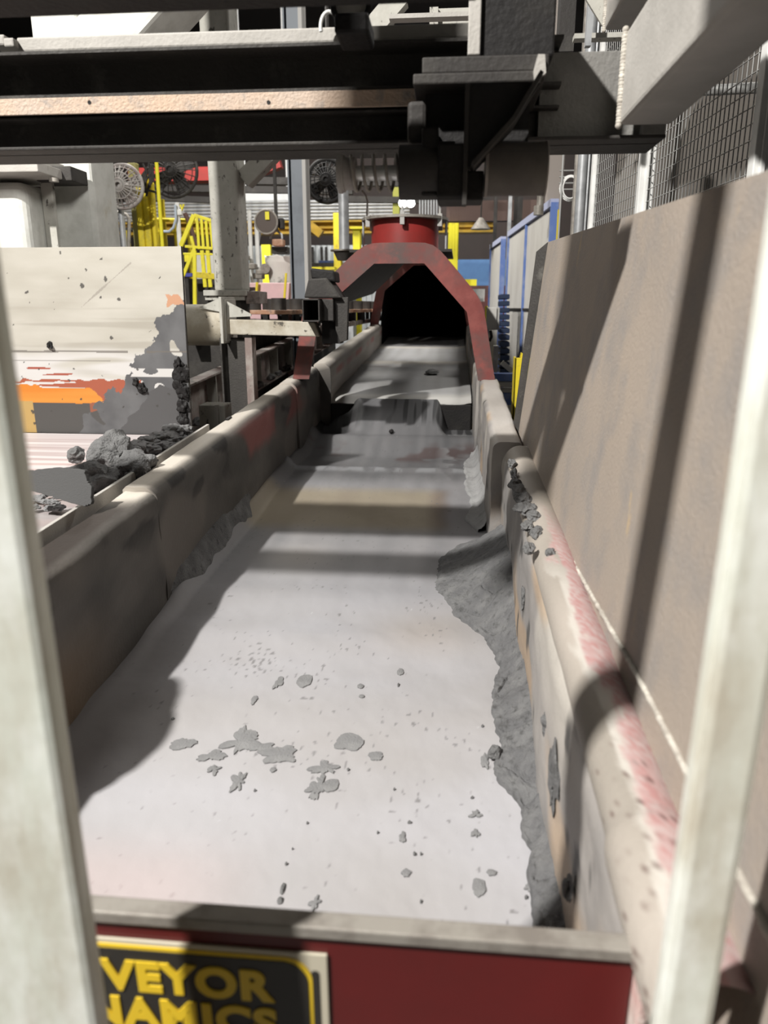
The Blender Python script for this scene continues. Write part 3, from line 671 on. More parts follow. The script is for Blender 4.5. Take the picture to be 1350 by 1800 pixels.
# sand boulders on the pan
def boulder(px, py, N, rx, ry, rz, seed, lab, rot=0, m=M_sand, n=5):
    c = L(px, py, N=N); return tag(lump('sand_boulder', (c.x, c.y, N), rx, ry, rz, seed, m, n=n, amp=.42, fs=2.0, rot=rot), lab, 'sand lump')
boulder(200, 800, .415, .066, .075, .070, 3.3, 'tallest dark sand boulder on the pan, standing in the middle')
boulder(238, 818, .395, .062, .055, .044, 8.1, 'sand boulder with a pointed lower end, right of the tallest one', rot=-.5)
boulder(160, 838, .390, .066, .055, .042, 12.7, 'rough lower sand boulder in front of the tallest one', rot=.3)
boulder(133, 800, .385, .028, .03, .025, 20.2, 'small knobbly sand lump left of the tallest boulder')
tag(lump('sand_boulder', (-1.06, 1.05, .50), .13, .20, .17, 31, M_sand, n=5, amp=.42, fs=2.0), 'added sand boulder just left of the view, casting shade onto the bed', 'sand lump')  # unseen boulder added as shadow caster for the near left bed
# smooth slab: flat broken plate of sand overhanging the pan lip
pl = [(30, 833), (70, 828), (92, 826), (140, 830), (148, 848), (158, 858), (161, 885), (150, 889), (112, 880), (70, 868), (30, 860)]
pl2 = []
for (xa_, ya_), (xb_, yb_) in zip(pl, pl[1:]+pl[:1]):
    for k in range(6):
        u = k/6; pl2.append((xa_+(xb_-xa_)*u+3.0*nz(xa_+u*4, ya_, 3), ya_+(yb_-ya_)*u+2.5*nz(xa_, ya_+u*5, 7)))
pts = [L(x, y, V=1.80) for x, y in pl2]
b = MB('L'); b.prism([(p.x, 1.80+(p.z-.42)*.35, p.z) for p in pts], (0, 0, 0), (0.0, .016, -.004)); tag(b.build('sand_slab', M_slab, bevel=.002), 'smooth dark flat slab of sand leaning over the edge of the pan', 'sand slab')
# heaps of smaller pieces
protoN = []
for k in range(4): protoN.append(None)
def bits(name, spots, r, lab, grp, m):
    first = []
    for i, (p, s) in enumerate(spots):
        if i < 4:
            o = lump(name, p, r*1.3, r, r*.6, i*4.4+70, m, n=3, amp=.55); tag(o, lab, 'sand piece', grp); first.append((o, Vector(p)))
        else:
            o0, p0 = first[i % 4]; o = o0.copy(); COL.objects.link(o)
            o.location = o0.location+(l2w(p)-l2w(p0)); o.rotation_euler = (0, 0, i*1.7)
            o.scale = (s, s, s)
spots = []
for i in range(46):
    px = random.uniform(228, 338); top = interp([(225, 788), (260, 765), (300, 750), (340, 745)], px)+4; bot = interp([(225, 808), (275, 795), (340, 762)], px)
    py = random.uniform(top, bot); fr = (bot-py)/(bot-top+.1)
    c = L(px, py, N=.36+.05*fr); spots.append((tuple(c), random.uniform(.6, 1.5)))
bits('sand_piece', spots, .020, 'broken grey piece of sand in the heap at the right end of the pan', 'heap of sand pieces by the cream plate', M_flake)
spots = []
for i in range(22):
    c = L(random.uniform(55, 105), random.uniform(868, 895), N=.362); spots.append((tuple(c), random.uniform(.5, 1.2)))
bits('sand_chip', spots, .011, 'flat pale chip of sand at the near left corner of the pan', 'chips near the pan corner', M_flake)
rows = []
for i in range(30):
    u = i/29; r = []
    for j in range(30):
        w = j/29; px = 225+115*u; top = interp([(225, 792), (260, 768), (300, 753), (340, 748)], px); bot = interp([(225, 812), (275, 797), (340, 764)], px)
        py = top+(bot-top)*w; c = L(px, py, N=.36+.045*(1-w)); r.append((c.x, min(c.y, 2.92), c.z+.006*fb(c.x*30, c.y*30)-.006))
    rows.append(r)
tag(MB('L').grid(rows).build('fine_sand', M_sandp), 'grey fine sand under the broken pieces at the right end of the pan', 'sand', kind='stuff')

# ================================================================== FOREGROUND guard bars
def vbar(p, q, w, lab, side):
    # p, q: two points of the visible edge; the bar extends w sideways from it
    d = (q-p).normalized(); a = p+d*((0-p.z)/d.z); c = p+d*((3.3-p.z)/d.z); off = Vector((side*w/2, -.012, 0))
    b = MB(); b.bar(a+off, c+off, .024, w, up=(1, 0, 0)); o = b.build('guard_bar', M_bar, bevel=.007)
    return tag(o, lab, 'guard bar', 'guard bars in front of the trough')
vbar(W(128, 1300, Y=.49), W(35, 640, Y=.49), .105, 'blurred pale metal guard bar standing close at the left edge', -1)
vbar(W(1137, 1800, Y=.49), W(1301, 650, Y=.49), .042, 'blurred pale metal guard bar standing close at the right edge', 1)
b = MB(); b.box((-1.18, .46, 2.95), (-1.05, .52, 5.2)); tag(b.build('added_shadow_post', M_beam), 'added unseen post overhead outside the upper left, shaped to shade the brown plate', 'post')  # unseen post added to cast a shadow band on the guard plate

# ================================================================== OVERHEAD crossbeam
def px_z(py, Y, px=400): return W(px, py, Y=Y).z
YB = 1.68
bt = thing('overhead_crossbeam', (-.4, YB, px_z(283, YB)), 'heavy dark steel crossbeam spanning overhead with a pale drilled strip', 'beam')
xl = W(-60, 180, Y=YB).x-.5; xr = W(985, 180, Y=YB).x; xr2 = W(1170, 250, Y=YB).x
z78, z160, z165, z195 = (px_z(k, YB) for k in (79, 160, 165, 195)); z283 = px_z(283, YB+.16)
b = MB(); b.box((xl, YB, z78-.006), (xr, YB+.14, z78)); b.box((xl, YB+.07, z160), (xr, YB+.078, z78)); b.box((xl, YB-.0, z160-.004), (xr, YB+.14, z160+.002)); b.build('upper_channel', M_beam, bt)
b = MB(); b.box((xl, YB-.006, z195), (W(735, 180, Y=YB).x, YB, z165)); strip = b.build('drilled_strip', M_orange_dust, bt, bevel=.0015)
for px in (157, 472):
    p = W(px, 180, Y=YB-.0065); b = MB(); b.cyl(p, p+Vector((0, .003, 0)), .0042, 12); b.build('bolt_hole', M_black, strip)
b = MB(); b.box((xl, YB+.05, z283), (xr2, YB+.06, z195)); b.box((xl, YB+.05, z195), (xr, YB+.06, z160)); b.box((xl, YB+.0, z283), (xr2, YB+.16, z283+.007)); b.box((xl, YB+.01, z195-.006), (xr, YB+.06, z195)); b.build('lower_channel', M_beam, bt, bevel=.002)
# end web plate on the right
x0 = W(950, 180, Y=YB).x
b = MB(); b.box((x0, YB+.035, z283+.006), (xr2-.012, YB+.05, W(1030, 80, Y=YB).z)); b.box((W(1128, 250, Y=YB).x, YB+.0, z283+.006), (W(1168, 250, Y=YB).x, YB+.03, W(1150, 215, Y=YB).z)); b.build('end_web', mat('grey_end_web', (.24, .235, .22), [((.17, .165, .155), 6, .5, .15)], bump=.5, bscale=110), bt, bevel=.002)
# pale box strip on top
b = MB(); a_, c_ = wspan(28, 52, 826, 79, YB+.05, .05); b.box(a_, (c_[0], c_[1], c_[2])); tag(b.build('box_strip', M_beamlit, bevel=.004), 'pale square steel tube lying on top of the overhead crossbeam', 'steel tube')
p = W(738, 63, Y=YB+.049); 
b = MB(); wbox(b, -20, 60, 8, 80, YB+.04, .05); tag(b.build('end_block', M_beamlit, bevel=.004), 'small pale steel block on the crossbeam at the far left edge', 'steel block')
b = MB(); wbox(b, 6, 66, 24, 82, YB+.03, .04); tag(b.build('hinge_block', M_beamlit, bevel=.003), 'tiny square block beside the left end of the pale tube', 'steel block')
# nearest dark beam along the top of the frame
zt = W(420, 18, Y=1.34).z
b = MB(); b.box((xl, 1.24, zt), (W(840, 10, Y=1.24).x, 1.34, zt+.08)); tag(b.build('top_beam', M_black, bevel=.004), 'blurred black beam crossing at the very top edge', 'beam')
# clamp bracket hanging from the top beam
ck = thing('clamp_bracket', W(618, 70, Y=1.65), 'black clamp bracket hanging above the crossbeam with a white cable loop', 'bracket')
b = MB(); wbox(b, 587, 20, 648, 58, 1.50, .10); b.build('clamp_body', M_black, ck, bevel=.006)
b = MB(); wbox(b, 590, -10, 645, 30, 1.63, .02); b.build('clamp_plate', M_beamlit, ck, bevel=.003)
b = MB(); c = W(617, 8, Y=1.62); b.tube([c+Vector((.035*math.cos(math.radians(a)), 0, .035*math.sin(math.radians(a)))) for a in range(180, 361, 15)], .006); b.build('u_bolt', M_black, ck)
b = MB(); c = W(579, 48, Y=YB+.02); b.tube([c+Vector((.018*math.cos(math.radians(a)), 0, .028*math.sin(math.radians(a)))) for a in range(0, 200, 15)], .004); b.build('cable_loop', M_white, ck)

# ---- central hanging bracket
YC = 1.50
br = thing('centre_bracket', W(850, 300, Y=YC), 'black steel post, plates and gusset hanging at the centre of the crossbeam', 'bracket')
b = MB(); a_, c_ = wspan(846, -60, 978, 100, YC+.03, .14); b.box(a_, c_); b.build('post', M_black, br, bevel=.004)
b = MB(); wbox(b, 824, -60, 846, 96, YC+.02, .012); b.build('lit_face_strip', M_beamlit, br, bevel=.002)  # pale strip stands in for the lit left face of the post
b = MB(); wbox(b, 742, 97, 965, 127, YC, .20); b.build('upper_plate', M_dark, br, bevel=.003)
b = MB(); wbox(b, 726, 126, 958, 146, YC-.01, .22); b.build('lower_plate', M_dark, br, bevel=.003)
b = MB(); wbox(b, 748, 146, 930, 262, YC+.05, .14); b.build('web_block', M_black, br)
b = MB(); wbox(b, 716, 176, 750, 250, YC+.02, .15); b.build('side_lug', M_dark, br, bevel=.008)
b = MB(); wbox(b, 745, 248, 800, 266, YC+.0, .1); b.build('foot_block', M_dark, br, bevel=.002)
b = MB(); P = [W(x, y, Y=YC-.03) for x, y in ((817, 146), (950, 146), (940, 160), (905, 215), (835, 292), (817, 296))]; b.prism(P, (0, 0, 0), (0, .012, 0)); b.build('gusset', M_black, br)
b = MB()
for (p, q) in (((948, 138), (900, 218)), ((900, 218), (830, 296))):
    b.bar(W(*p, Y=YC-.02), W(*q, Y=YC-.02), .09, .007, up=(0, 0, 1))
b.build('gusset_flange', M_dark, br)
b = MB(); wbox(b, 815, 146, 823, 360, YC-.035, .03); b.build('edge_rib', M_dark, br, bevel=.001)
b = MB(); P = [W(x, y, Y=YC-.02) for x, y in ((946, 95), (958, 95), (960, 128), (940, 142), (938, 125))]; b.prism(P, (0, 0, 0), (0, .05, 0)); b.build('end_tab', M_beamlit, br)
# ---- spring shaft and bellows
sh = thing('spring_shaft', W(780, 335, Y=YC), 'horizontal steel shaft with a coil spring, black sleeve and ribbed bellows under the bracket', 'shaft')
YS = YC+.02
def ctr(px, py): return W(px, py, Y=YS)
zs = ctr(700, 304).z
def at(px): return Vector((ctr(px, 304).x, YS, zs))
b = MB(); b.cyl(at(600), at(830), .0135, 20); b.build('shaft_rod', M_shine, sh)
b = MB(); b.cyl(at(595), at(602), .035, 32); b.cyl(at(604), at(626), .029, 32); b.cyl(at(602), at(606), .033, 32); b.build('end_washer', M_fan, sh, bevel=.001)
pts = []; xa = at(612).x; xb = at(703).x
for i in range(200):
    t = i/199; a = 2*math.pi*t*4.6; pts.append((xa+(xb-xa)*t, YS+.031*math.cos(a), zs+.031*math.sin(a)))
b = MB(); b.tube(pts, .0032, 8); b.build('coil_spring', M_lip, sh)
b = MB(); b.cyl(at(703), at(822), .048, 36); b.build('sleeve', M_dark, sh, bevel=.003)
b = MB(); b.box((at(742).x, YS-.03, zs-.045), (at(770).x, YS+.03, zs+.072)); b.box((at(770).x, YS-.05, zs-.055), (at(822).x, YS+.05, zs+.04)); b.build('bearing_block', M_black, sh, bevel=.004)
rows = []; n = 200
zb = W(905, 298, Y=YS).z
for i in range(n+1):
    x = at(855).x+(at(958).x-at(855).x)*i/n; r = .0450+.0019*math.cos(i*math.pi/2.5)
    rows.append([(x, YS+r*math.cos(a), zb+r*math.sin(a)) for a in [2*math.pi*k/40 for k in range(41)]])
b = MB(); b.grid(rows); e = at(958).x; b.cyl((e-.001, YS, zb), (e+.002, YS, zb), .0475, 40); b.cyl((at(852).x, YS, zb), (at(857).x, YS, zb), .0475, 40); b.build('ribbed_bellows', mat('bellows_grey', (.19, .17, .155), [((.26, .24, .21), 8, .6, .1)], rough=.5, bump=.1), sh)
b = MB(); wbox(b, 808, 300, 850, 352, YS-.02, .08); b.build('drop_lug', M_black, sh, bevel=.003)
b = MB(); b.tube([W(636, 335, Y=YS), W(643, 343, Y=YS), W(646, 354, Y=YS), W(645, 380, Y=YS)], .002, 6); b.build('wire', M_rail, sh)

# ---- overhead longitudinal tubes at the right
def ytube(x0, x1, z0, z1, y0, y1, lab, m=M_beamlit, bev=.010):
    b = MB(); b.box((x0, y0, z0), (x1, y1, z1)); t = thing('overhead_tube', ((x0+x1)/2, (y0+y1)/2, z0), lab, 'steel tube')
    b.build('tube', m, t, bevel=bev, seg=3)
    b2 = MB()
    for k in range(28):
        q = k/27; z = z0+(z1-z0)*q
        b2.add([p for r in sph((x0-.002+.002*nz(k, 1), y1-.006, z), .007+.002*nz(k*1.3, 5), 8, 6) for p in r], [(i*9+j, i*9+j+1, (i+1)*9+j+1, (i+1)*9+j) for i in range(6) for j in range(8)], True)
    b2.build('weld_seam', M_weld, t); return t
p0 = W(1088, 222, Y=YB-.01); p1 = W(1094, 85, Y=YB-.01); p2 = W(1181, 222, Y=YB-.01)
ytube(p0.x, p2.x, p0.z, p1.z+.03, .50, YB-.01, 'large pale square tube running overhead towards the upper right corner')
p0 = W(1062, 55, Y=2.7); p2 = W(1110, 55, Y=2.7)
ytube(p0.x, p2.x+.02, p0.z, p0.z+.16, 1.2, 2.7, 'smaller pale square tube overhead behind the large one')
b = MB(); P = [W(x, y, Y=2.70) for x, y in ((1025, -10), (1070, -10), (1064, 46), (1058, 44))]; b.prism(P, (0, 0, 0), (0, .012, 0)); tag(b.build('gusset_plate', M_greysteel), 'speckled triangular plate at the top right behind the overhead tube', 'plate')
# crossing rail and struts behind
b = MB(); wbox(b, 1010, 57, 1110, 66, 3.2, .05); tag(b.build('cross_rail', M_greysteel), 'thin grey rail behind the overhead tubes at the upper right', 'rail')
b = MB(); wbox(b, 1033, -40, 1043, 80, 3.1, .03); tag(b.build('conduit', M_pipe), 'thin upright conduit above the right end of the crossbeam', 'conduit')
b = MB(); wbox(b, 985, -40, 1012, 90, 3.4, .1); tag(b.build('dark_post', M_dark), 'dark upright steel post above the right end of the crossbeam', 'post')
b = MB(); wbox(b, 755, 12, 770, 60, 2.6, .05); wbox(b, 765, 14, 832, 54, 2.62, .04); tag(b.build('mottled_plate', M_greysteel), 'mottled grey plate seen between the top beam and the pale tube', 'plate')
b = MB(); wbox(b, 684, 22, 835, 30, 2.5, .04); tag(b.build('thin_rail', M_beamlit), 'thin pale rail just under the top beam, right of the clamp', 'rail')
b = MB(); b.bar(W(650, 60, Y=2.6), W(705, -5, Y=2.6), .06, .05, up=(0, 1, 0)); tag(b.build('diagonal_strut', M_greysteel), 'pale slanting strut behind the clamp bracket', 'strut')

# ================================================================== LEFT columns
YW = 3.25
def post(name, x0, x1, y, Y, d, m, lab, z0=0, z1=4.2, bev=.012, cat='column', lean=False):
    a = W(x0, y, Y=Y).x; c = W(x1, y, Y=Y).x
    b = MB(); b.box((a, Y, z0), (c, Y+d, z1)); return tag(b.build(name, m, bevel=bev, seg=3), lab, cat)
post('white_column', 90, 168, 380, YW, .24, M_cream, 'broad white square column behind the cream plate', bev=.02)
b = MB(); b.bar(W(170, 120, Y=YW+.12), W(330, -60, Y=YW+.12), .22, .30, up=(0, 1, 0)); tag(b.build('white_brace', M_cream, bevel=.02), 'broad white diagonal brace rising from the white column', 'brace')
fc = thing('bolted_pedestal', W(20, 430, Y=2.98)-Vector((0, 0, 1)), 'rounded white pedestal with bolted plates on top at the left edge', 'pedestal')
b = MB(); a_, c_ = wspan(-80, 318, 52, 520, 3.0, .26); b.box((a_[0], a_[1], 0), c_); b.build('pedestal_tube', M_cream, fc, bevel=.045, seg=5)
b = MB(); wbox(b, -80, 284, 66, 303, 2.9, .34); b.build('top_plate', M_beamlit, fc, bevel=.004)
b = MB(); wbox(b, -80, 271, 58, 284, 2.95, .24); b.build('top_plate', M_beamlit, fc, bevel=.004)
b = MB(); wbox(b, 62, 292, 125, 318, 3.08, .14); b.build('side_lug', M_dark, fc, bevel=.004)
for px, py in ((50, 271), (95, 320), (78, 300)):
    p = W(px, py, Y=2.98); b = MB(); b.cyl(p, p+Vector((0, 0, .014)), .019, 6); b.build('bolt', M_lip, fc)
post('flat_bar', 77, 97, 380, 3.12, .02, M_greysteel, 'narrow grey upright flat bar between pedestal and white column', bev=.002, z1=W(85, 318, Y=3.12).z, cat='bar')
# mottled column
YM = 4.6
mc = thing('mottled_column', (W(398, 500, Y=YM).x, YM, W(398, 510, Y=YM).z), 'speckled grey square column with a brace, standing on a bolted block', 'column')
b = MB(); a_, c_ = wspan(370, 285, 420, 512, YM, .2); b.box(a_, (c_[0], c_[1], 4.6)); b.build('shaft', M_greysteel, mc, bevel=.018, seg=3)
b = MB(); b.bar(W(430, 318, Y=YM+.12), W(510, 235, Y=YM+.12), .10, .11, up=(0, 1, 0)); b.build('brace', M_greysteel, mc, bevel=.006)
b = MB(); wbox(b, 357, 510, 432, 520, YM-.06, .34); b.build('base_plate', M_greysteel, mc, bevel=.004)
b = MB(); wbox(b, 360, 519, 430, 528, YM-.04, .30); b.build('base_block', M_greysteel, mc, bevel=.004)
b = MB(); a_, c_ = wspan(366, 528, 424, 560, YM, .2); b.box((a_[0], a_[1], 1.37), (c_[0], c_[1], W(395, 528, Y=YM).z)); b.build('stub', M_dark, mc)
b = MB(); wbox(b, 432, 512, 456, 534, YM-.02, .2); b.build('clamp_block', M_rail, mc, bevel=.004)
p = W(444, 511, Y=YM+.05); b = MB(); b.cyl(p, p+Vector((0, 0, .02)), .02, 6); b.build('bolt', M_rail, mc)

# ---- arm with boots and box tube
YA = 3.9
am = thing('swing_arm', W(400, 735, Y=YA), 'speckled steel arm with plates and an open square tube beside the red arch', 'arm')
b = MB(); a_ = W(318, 572, Y=YA); c_ = W(392, 572, Y=YA); b.cyl((a_.x-.3, YA+.1, a_.z), (c_.x, YA+.1, a_.z), .108, 28); b.build('cylinder', M_barrel, am, bevel=.01)
b = MB(); wbox(b, 386, 522, 391, 604, YA-.06, .24); wbox(b, 391, 526, 397, 600, YA-.02, .2); b.build('flange_plate', M_greysteel, am, bevel=.002)
b = MB(); b.prism([W(x, y, Y=YA) for x, y in ((399, 530), (441, 552), (441, 556), (399, 558))], (0, 0, 0), (0, .012, 0)); b.prism([W(x, y, Y=YA) for x, y in ((350, 540), (386, 524), (386, 548), (352, 541))], (0, 0, 0), (0, .012, 0)); b.build('rib', M_greysteel, am)
b = MB(); zA = W(470, 564, Y=YA).z; zB = W(470, 591, Y=YA).z; xa = W(397, 575, Y=YA).x; xb1 = W(552, 575, Y=YA).x; xb2 = W(561, 575, Y=YA).x
b.prism([(xa, YA, W(399, 561, Y=YA).z), (xb1, YA, W(552, 566, Y=YA).z), (xb2, YA, W(561, 592, Y=YA).z), (xa, YA, W(399, 588, Y=YA).z)], (0, 0, 0), (0, .11, 0)); b.build('arm_bar', M_barrel, am, bevel=.006)
b = MB()     # open ended square tube
q0, q1 = wspan(531, 525, 562, 566, YA-.13, .02); t_ = .008
for (x0_, x1_, z0_, z1_) in ((q0[0], q0[0]+t_, q0[2], q1[2]), (q1[0]-t_, q1[0], q0[2], q1[2]), (q0[0], q1[0], q0[2], q0[2]+t_), (q0[0], q1[0], q1[2]-t_, q1[2])):
    b.box((x0_, YA-.13, z0_), (x1_, YA+.16, z1_))
b.box((q0[0]+t_, YA+.10, q0[2]), (q1[0]-t_, YA+.11, q1[2])); b.build('square_tube', M_dark, am, bevel=.002)
b = MB(); wbox(b, 562, 526, 586, 564, YA-.06, .2); b.build('tube_bracket', M_dark, am, bevel=.004)
b = MB(); P = [W(x, y, Y=YA-.02) for x, y in ((584, 524), (612, 522), (610, 598), (598, 602), (590, 580))]; b.prism(P, (0, 0, 0), (0, .05, 0)); b.build('end_plate', M_beam, am, bevel=.003)
b = MB()
R = [[W(x, y, Y=YA-.06+dy) for x, y in pr] for dy, pr in ((0, ((534, 524), (542, 490), (575, 488), (600, 524))), (.2, ((534, 524), (542, 490), (575, 488), (600, 524))))]
b.prism(R[0], (0, 0, 0), (0, .2, 0)); b.build('rubber_boot', M_dark, am, bevel=.008)
b = MB(); b.prism([W(x, y, Y=YA-.04) for x, y in ((547, 490), (545, 471), (588, 476), (590, 496))], (0, 0, 0), (0, .16, 0)); b.build('boot_top', M_black, am, bevel=.01)
b = MB(); wbox(b, 566, 566, 598, 604, YA+.02, .12); b.build('lower_hanger', M_black, am)
ap = thing('folded_post', (W(410, 700, Y=YA+.05).x, YA+.05, .4), 'dark folded steel post standing below the speckled arm', 'post')
b = MB(); a1 = W(386, 600, Y=YA).x; a2 = W(389, 600, Y=YA).x; a3 = W(428, 600, Y=YA).x; a4 = W(441, 600, Y=YA).x; zt_ = W(410, 594, Y=YA).z
b.box((a1, YA, .2), (a2, YA+.16, zt_)); b.box((a2, YA+.05, .2), (a3, YA+.06, zt_)); b.build('web', M_beam, ap)
b = MB(); b.box((a3, YA+.02, .2), (a4, YA+.10, zt_)); b.build('flange', M_rail, ap, bevel=.003)
for px in (330,):
    pass

# ---- second line: ribbed channel beams running away, with mould train on top
sc2 = thing('ribbed_channel', l2w((-1.55, 5, -.3)), 'dusty brown ribbed channel beam running away left of the trough', 'channel beam')
def chan(parent, X, N1, N0, v0, v1, ribs, m):
    b = MB('L'); b.box((X-.01, v0, N0), (X, v1, N1)); b.box((X-.01, v0, N1-.012), (X+.075, v1, N1)); b.box((X-.01, v0, N0), (X+.075, v1, N0+.012)); b.build('beam_web', m, parent, bevel=.002)
    for k in range(ribs):
        v = v0+.12+(v1-v0-.2)*k/(ribs-1); b = MB('L'); b.box((X, v, N0+.012), (X+.06, v+.012, N1-.012)); b.build('stiffener', M_greysteel, parent)
chan(sc2, -1.45, .42, .17, 3.1, 8.6, 11, M_rail)
sc3 = thing('lower_channel', l2w((-1.42, 5, -.3)), 'lower brown channel beam below the ribbed one', 'channel beam')
chan(sc3, -1.42, .06, -.10, 3.0, 8.2, 8, M_rail)
# lumps along the channel flange
for i in range(12):
    v = 3.6+i*.33+random.uniform(-.08, .08); o = lump('sand_piece', (-1.395, v, .20), .03, .04, .02, i*3+5, M_sand, n=2, amp=.6); tag(o, 'dark bit of spilled sand on the lower flange of the ribbed beam', 'sand piece', 'spilled bits on the ribbed beam')
bx = thing('junction_casting', W(365, 735, Y=3.6), 'small speckled box casting low behind the cream plate', 'casting')
b = MB(); a_, c_ = wspan(350, 712, 396, 760, 3.6, .12); b.box(a_, c_); b.build('casting_body', M_greysteel, bx, bevel=.006)
b = MB(); wbox(b, 379, 712, 384, 760, 3.585, .02); b.build('casting_rib', M_beamlit, bx)
b = MB(); b.box((-4.5, 5.45, 0), (-1.53, 9.8, W(480, 566, Y=5.45).z)); tag(b.build('mould_line_base', M_dark), 'long dark machine base under the row of mould pallets', 'machine base')
# rack of moulds: pallets with dark studs
for i in range(9):
    px = 452+i*24; Y = 5.6+i*.42
    if 536 < px < 575: pass
    c = W(452, 545, Y=5.6); x = c.x+.045*i; y = 5.6+.42*i; z = c.z
    t = thing('mould_pallet', (x, y, z-.03), 'rust mould pallet with dark studs, '+('nearest', 'second nearest', 'third nearest', 'fourth nearest', 'middle one', 'fourth farthest', 'third farthest', 'second farthest', 'farthest')[i]+' in the row beyond the arm', 'pallet', 'mould pallets in a row')
    b = MB(); b.box((x-.30, y-.17, z-.03), (x+.30, y+.17, z)); b.build('pallet_plate', M_rust, t, bevel=.004)
    for dx in (-.2, -.02, .17):
        b = MB(); b.cyl((x+dx, y-.02, z), (x+dx, y-.02, z+.085), .055, 12); b.build('stud', M_dark, t, bevel=.006)
    for dx in (-.22, -.06, .1, .24):
        b = MB(); b.box((x+dx-.018, y-.165, z-.13), (x+dx+.018, y-.10, z-.03)); b.build('peg', M_black, t)
b = MB(); p = W(452, 558, Y=5.4); b.box((p.x-.5, 5.2, p.z-.16), (p.x-.40, 10, p.z-.03)); b.box((p.x+.42, 5.6, p.z-.10), (p.x+.46, 10, p.z-.06)); tag(b.build('roller_rail', M_rail), 'brown rail carrying the row of mould pallets', 'rail')

# ================================================================== BACKGROUND left
fan = None
def make_fan(px, py, Y, r, lab, m, ring):
    c = W(px, py, Y=Y); t = thing('pedestal_fan', (c.x, Y, c.z-r), lab, 'fan')
    b = MB()
    for k in range(24):
        a = 2*math.pi*k/24; b.tube([c+Vector((q*r*math.cos(a), -.12*math.cos(q*1.5), q*r*math.sin(a))) for q in (.12, .4, .7, 1)], .006, 5)
    for q in (.3, .6, .85): b.tube([c+Vector((q*r*math.cos(2*math.pi*k/32), -.12*math.cos(q*1.5), q*r*math.sin(2*math.pi*k/32))) for k in range(33)], .006, 5)
    b.build('cage', m, t)
    b = MB(); b.tube([c+Vector((r*math.cos(2*math.pi*k/32), 0, r*math.sin(2*math.pi*k/32))) for k in range(33)], ring, 8); b.build('rim', m, t)
    b = MB()
    for k in range(4):
        a = math.pi/2*k+.5; u = Vector((math.cos(a), .0, math.sin(a))); w = Vector((-math.sin(a), .35, math.cos(a)))*.32*r
        b.add([c+u*.12*r-w*.5+Vector((0, .05, 0)), c+u*.85*r-w+Vector((0, .05, 0)), c+u*.85*r+w+Vector((0, .05, 0)), c+u*.12*r+w*.5+Vector((0, .05, 0))], [(0, 1, 2, 3)])
    bl = b.build('blades', m, t, fixn=False); sd = bl.modifiers.new('thick', 'SOLIDIFY'); sd.thickness = .008
    b = MB(); b.cyl(c+Vector((0, -.08, 0)), c+Vector((0, .22, 0)), .22*r, 16); b.build('motor', m, t, bevel=.01)
    return t
ft = make_fan(216, 328, 7.6, .20, 'dusty grey caged fan to the right of the white column', M_fan, .018)
c = W(200, 352, Y=7.6); b = MB(); b.cyl((c.x, 7.75, .0), (c.x, 7.75, c.z), .03, 12); b.build('stand_pole', M_pipe, ft)
for args in ((304, 300, 9.5, .30, 'dark round fan high in front of the red beam', M_dark, .02), (575, 318, 9.0, .22, 'black round fan high left of the coil spring', M_black, .03)):
    fo = make_fan(*args); c = W(args[0], args[1], Y=args[2]); b = MB(); b.cyl((c.x, args[2]+.2, c.z), (c.x, args[2]+.2, 8.6), .02, 8); b.build('drop_rod', M_dark, fo)
b = MB(); wbox(b, 225, 294, 372, 318, 12, .3); tag(b.build('red_beam', M_redbright), 'bright red overhead beam left of the speckled column', 'beam')
b = MB(); b.bar(W(440, 302, Y=11), W(492, 282, Y=11), .2, .16, up=(0, 1, 0)); tag(b.build('red_bracket', M_redbright), 'red slanting bracket right of the speckled column', 'bracket')
# yellow manipulator columns
ym = thing('yellow_lift_mast', (W(268, 430, Y=8).x, 8, 0), 'worn yellow mast of bundled tubes standing behind the cream plate', 'mast')
for x0, x1, yt in ((240, 252, 330), (251, 263, 305), (265, 272, 318)):
    b = MB(); a_, c_ = wspan(x0, yt, x1, 450, 8, .08); b.box((a_[0], a_[1], 0), c_); b.build('mast_tube', M_yel, ym, bevel=.02)
b = MB(); a_, c_ = wspan(230, 285, 244, 450, 8.1, .1); b.box((a_[0], a_[1], 0), c_); b.build('mast_plate', mat('olive_yellow', (.34, .31, .12), bump=.1), ym, bevel=.01)
b = MB()
for k in range(10):
    p = W(252+random.uniform(-4, 18), 288+k*2, Y=7.95); q = W(250+random.uniform(0, 20), 318+k*3, Y=7.95); b.tube([p, (p+q)/2+Vector((random.uniform(-.05, .05), 0, 0)), q], .012, 6)
b.build('hose_bundle', M_dark, ym)
b = MB(); b.bar(W(251, 332, Y=7.93), W(274, 338, Y=7.93), .03, .02); b.build('strap', M_dark, ym)
b = MB(); b.cyl(W(275, 285, Y=7.7), W(305, 710, Y=7.7), .018, 10); tag(b.build('yellow_pole', M_yelb), 'thin leaning bright yellow pole right of the mast', 'pole')
b = MB(); wfloor(b, 285, 350, 290, 450, 9, .05); tag(b.build('yellow_post', M_yel), 'short yellow post beside the leaning pole', 'post')
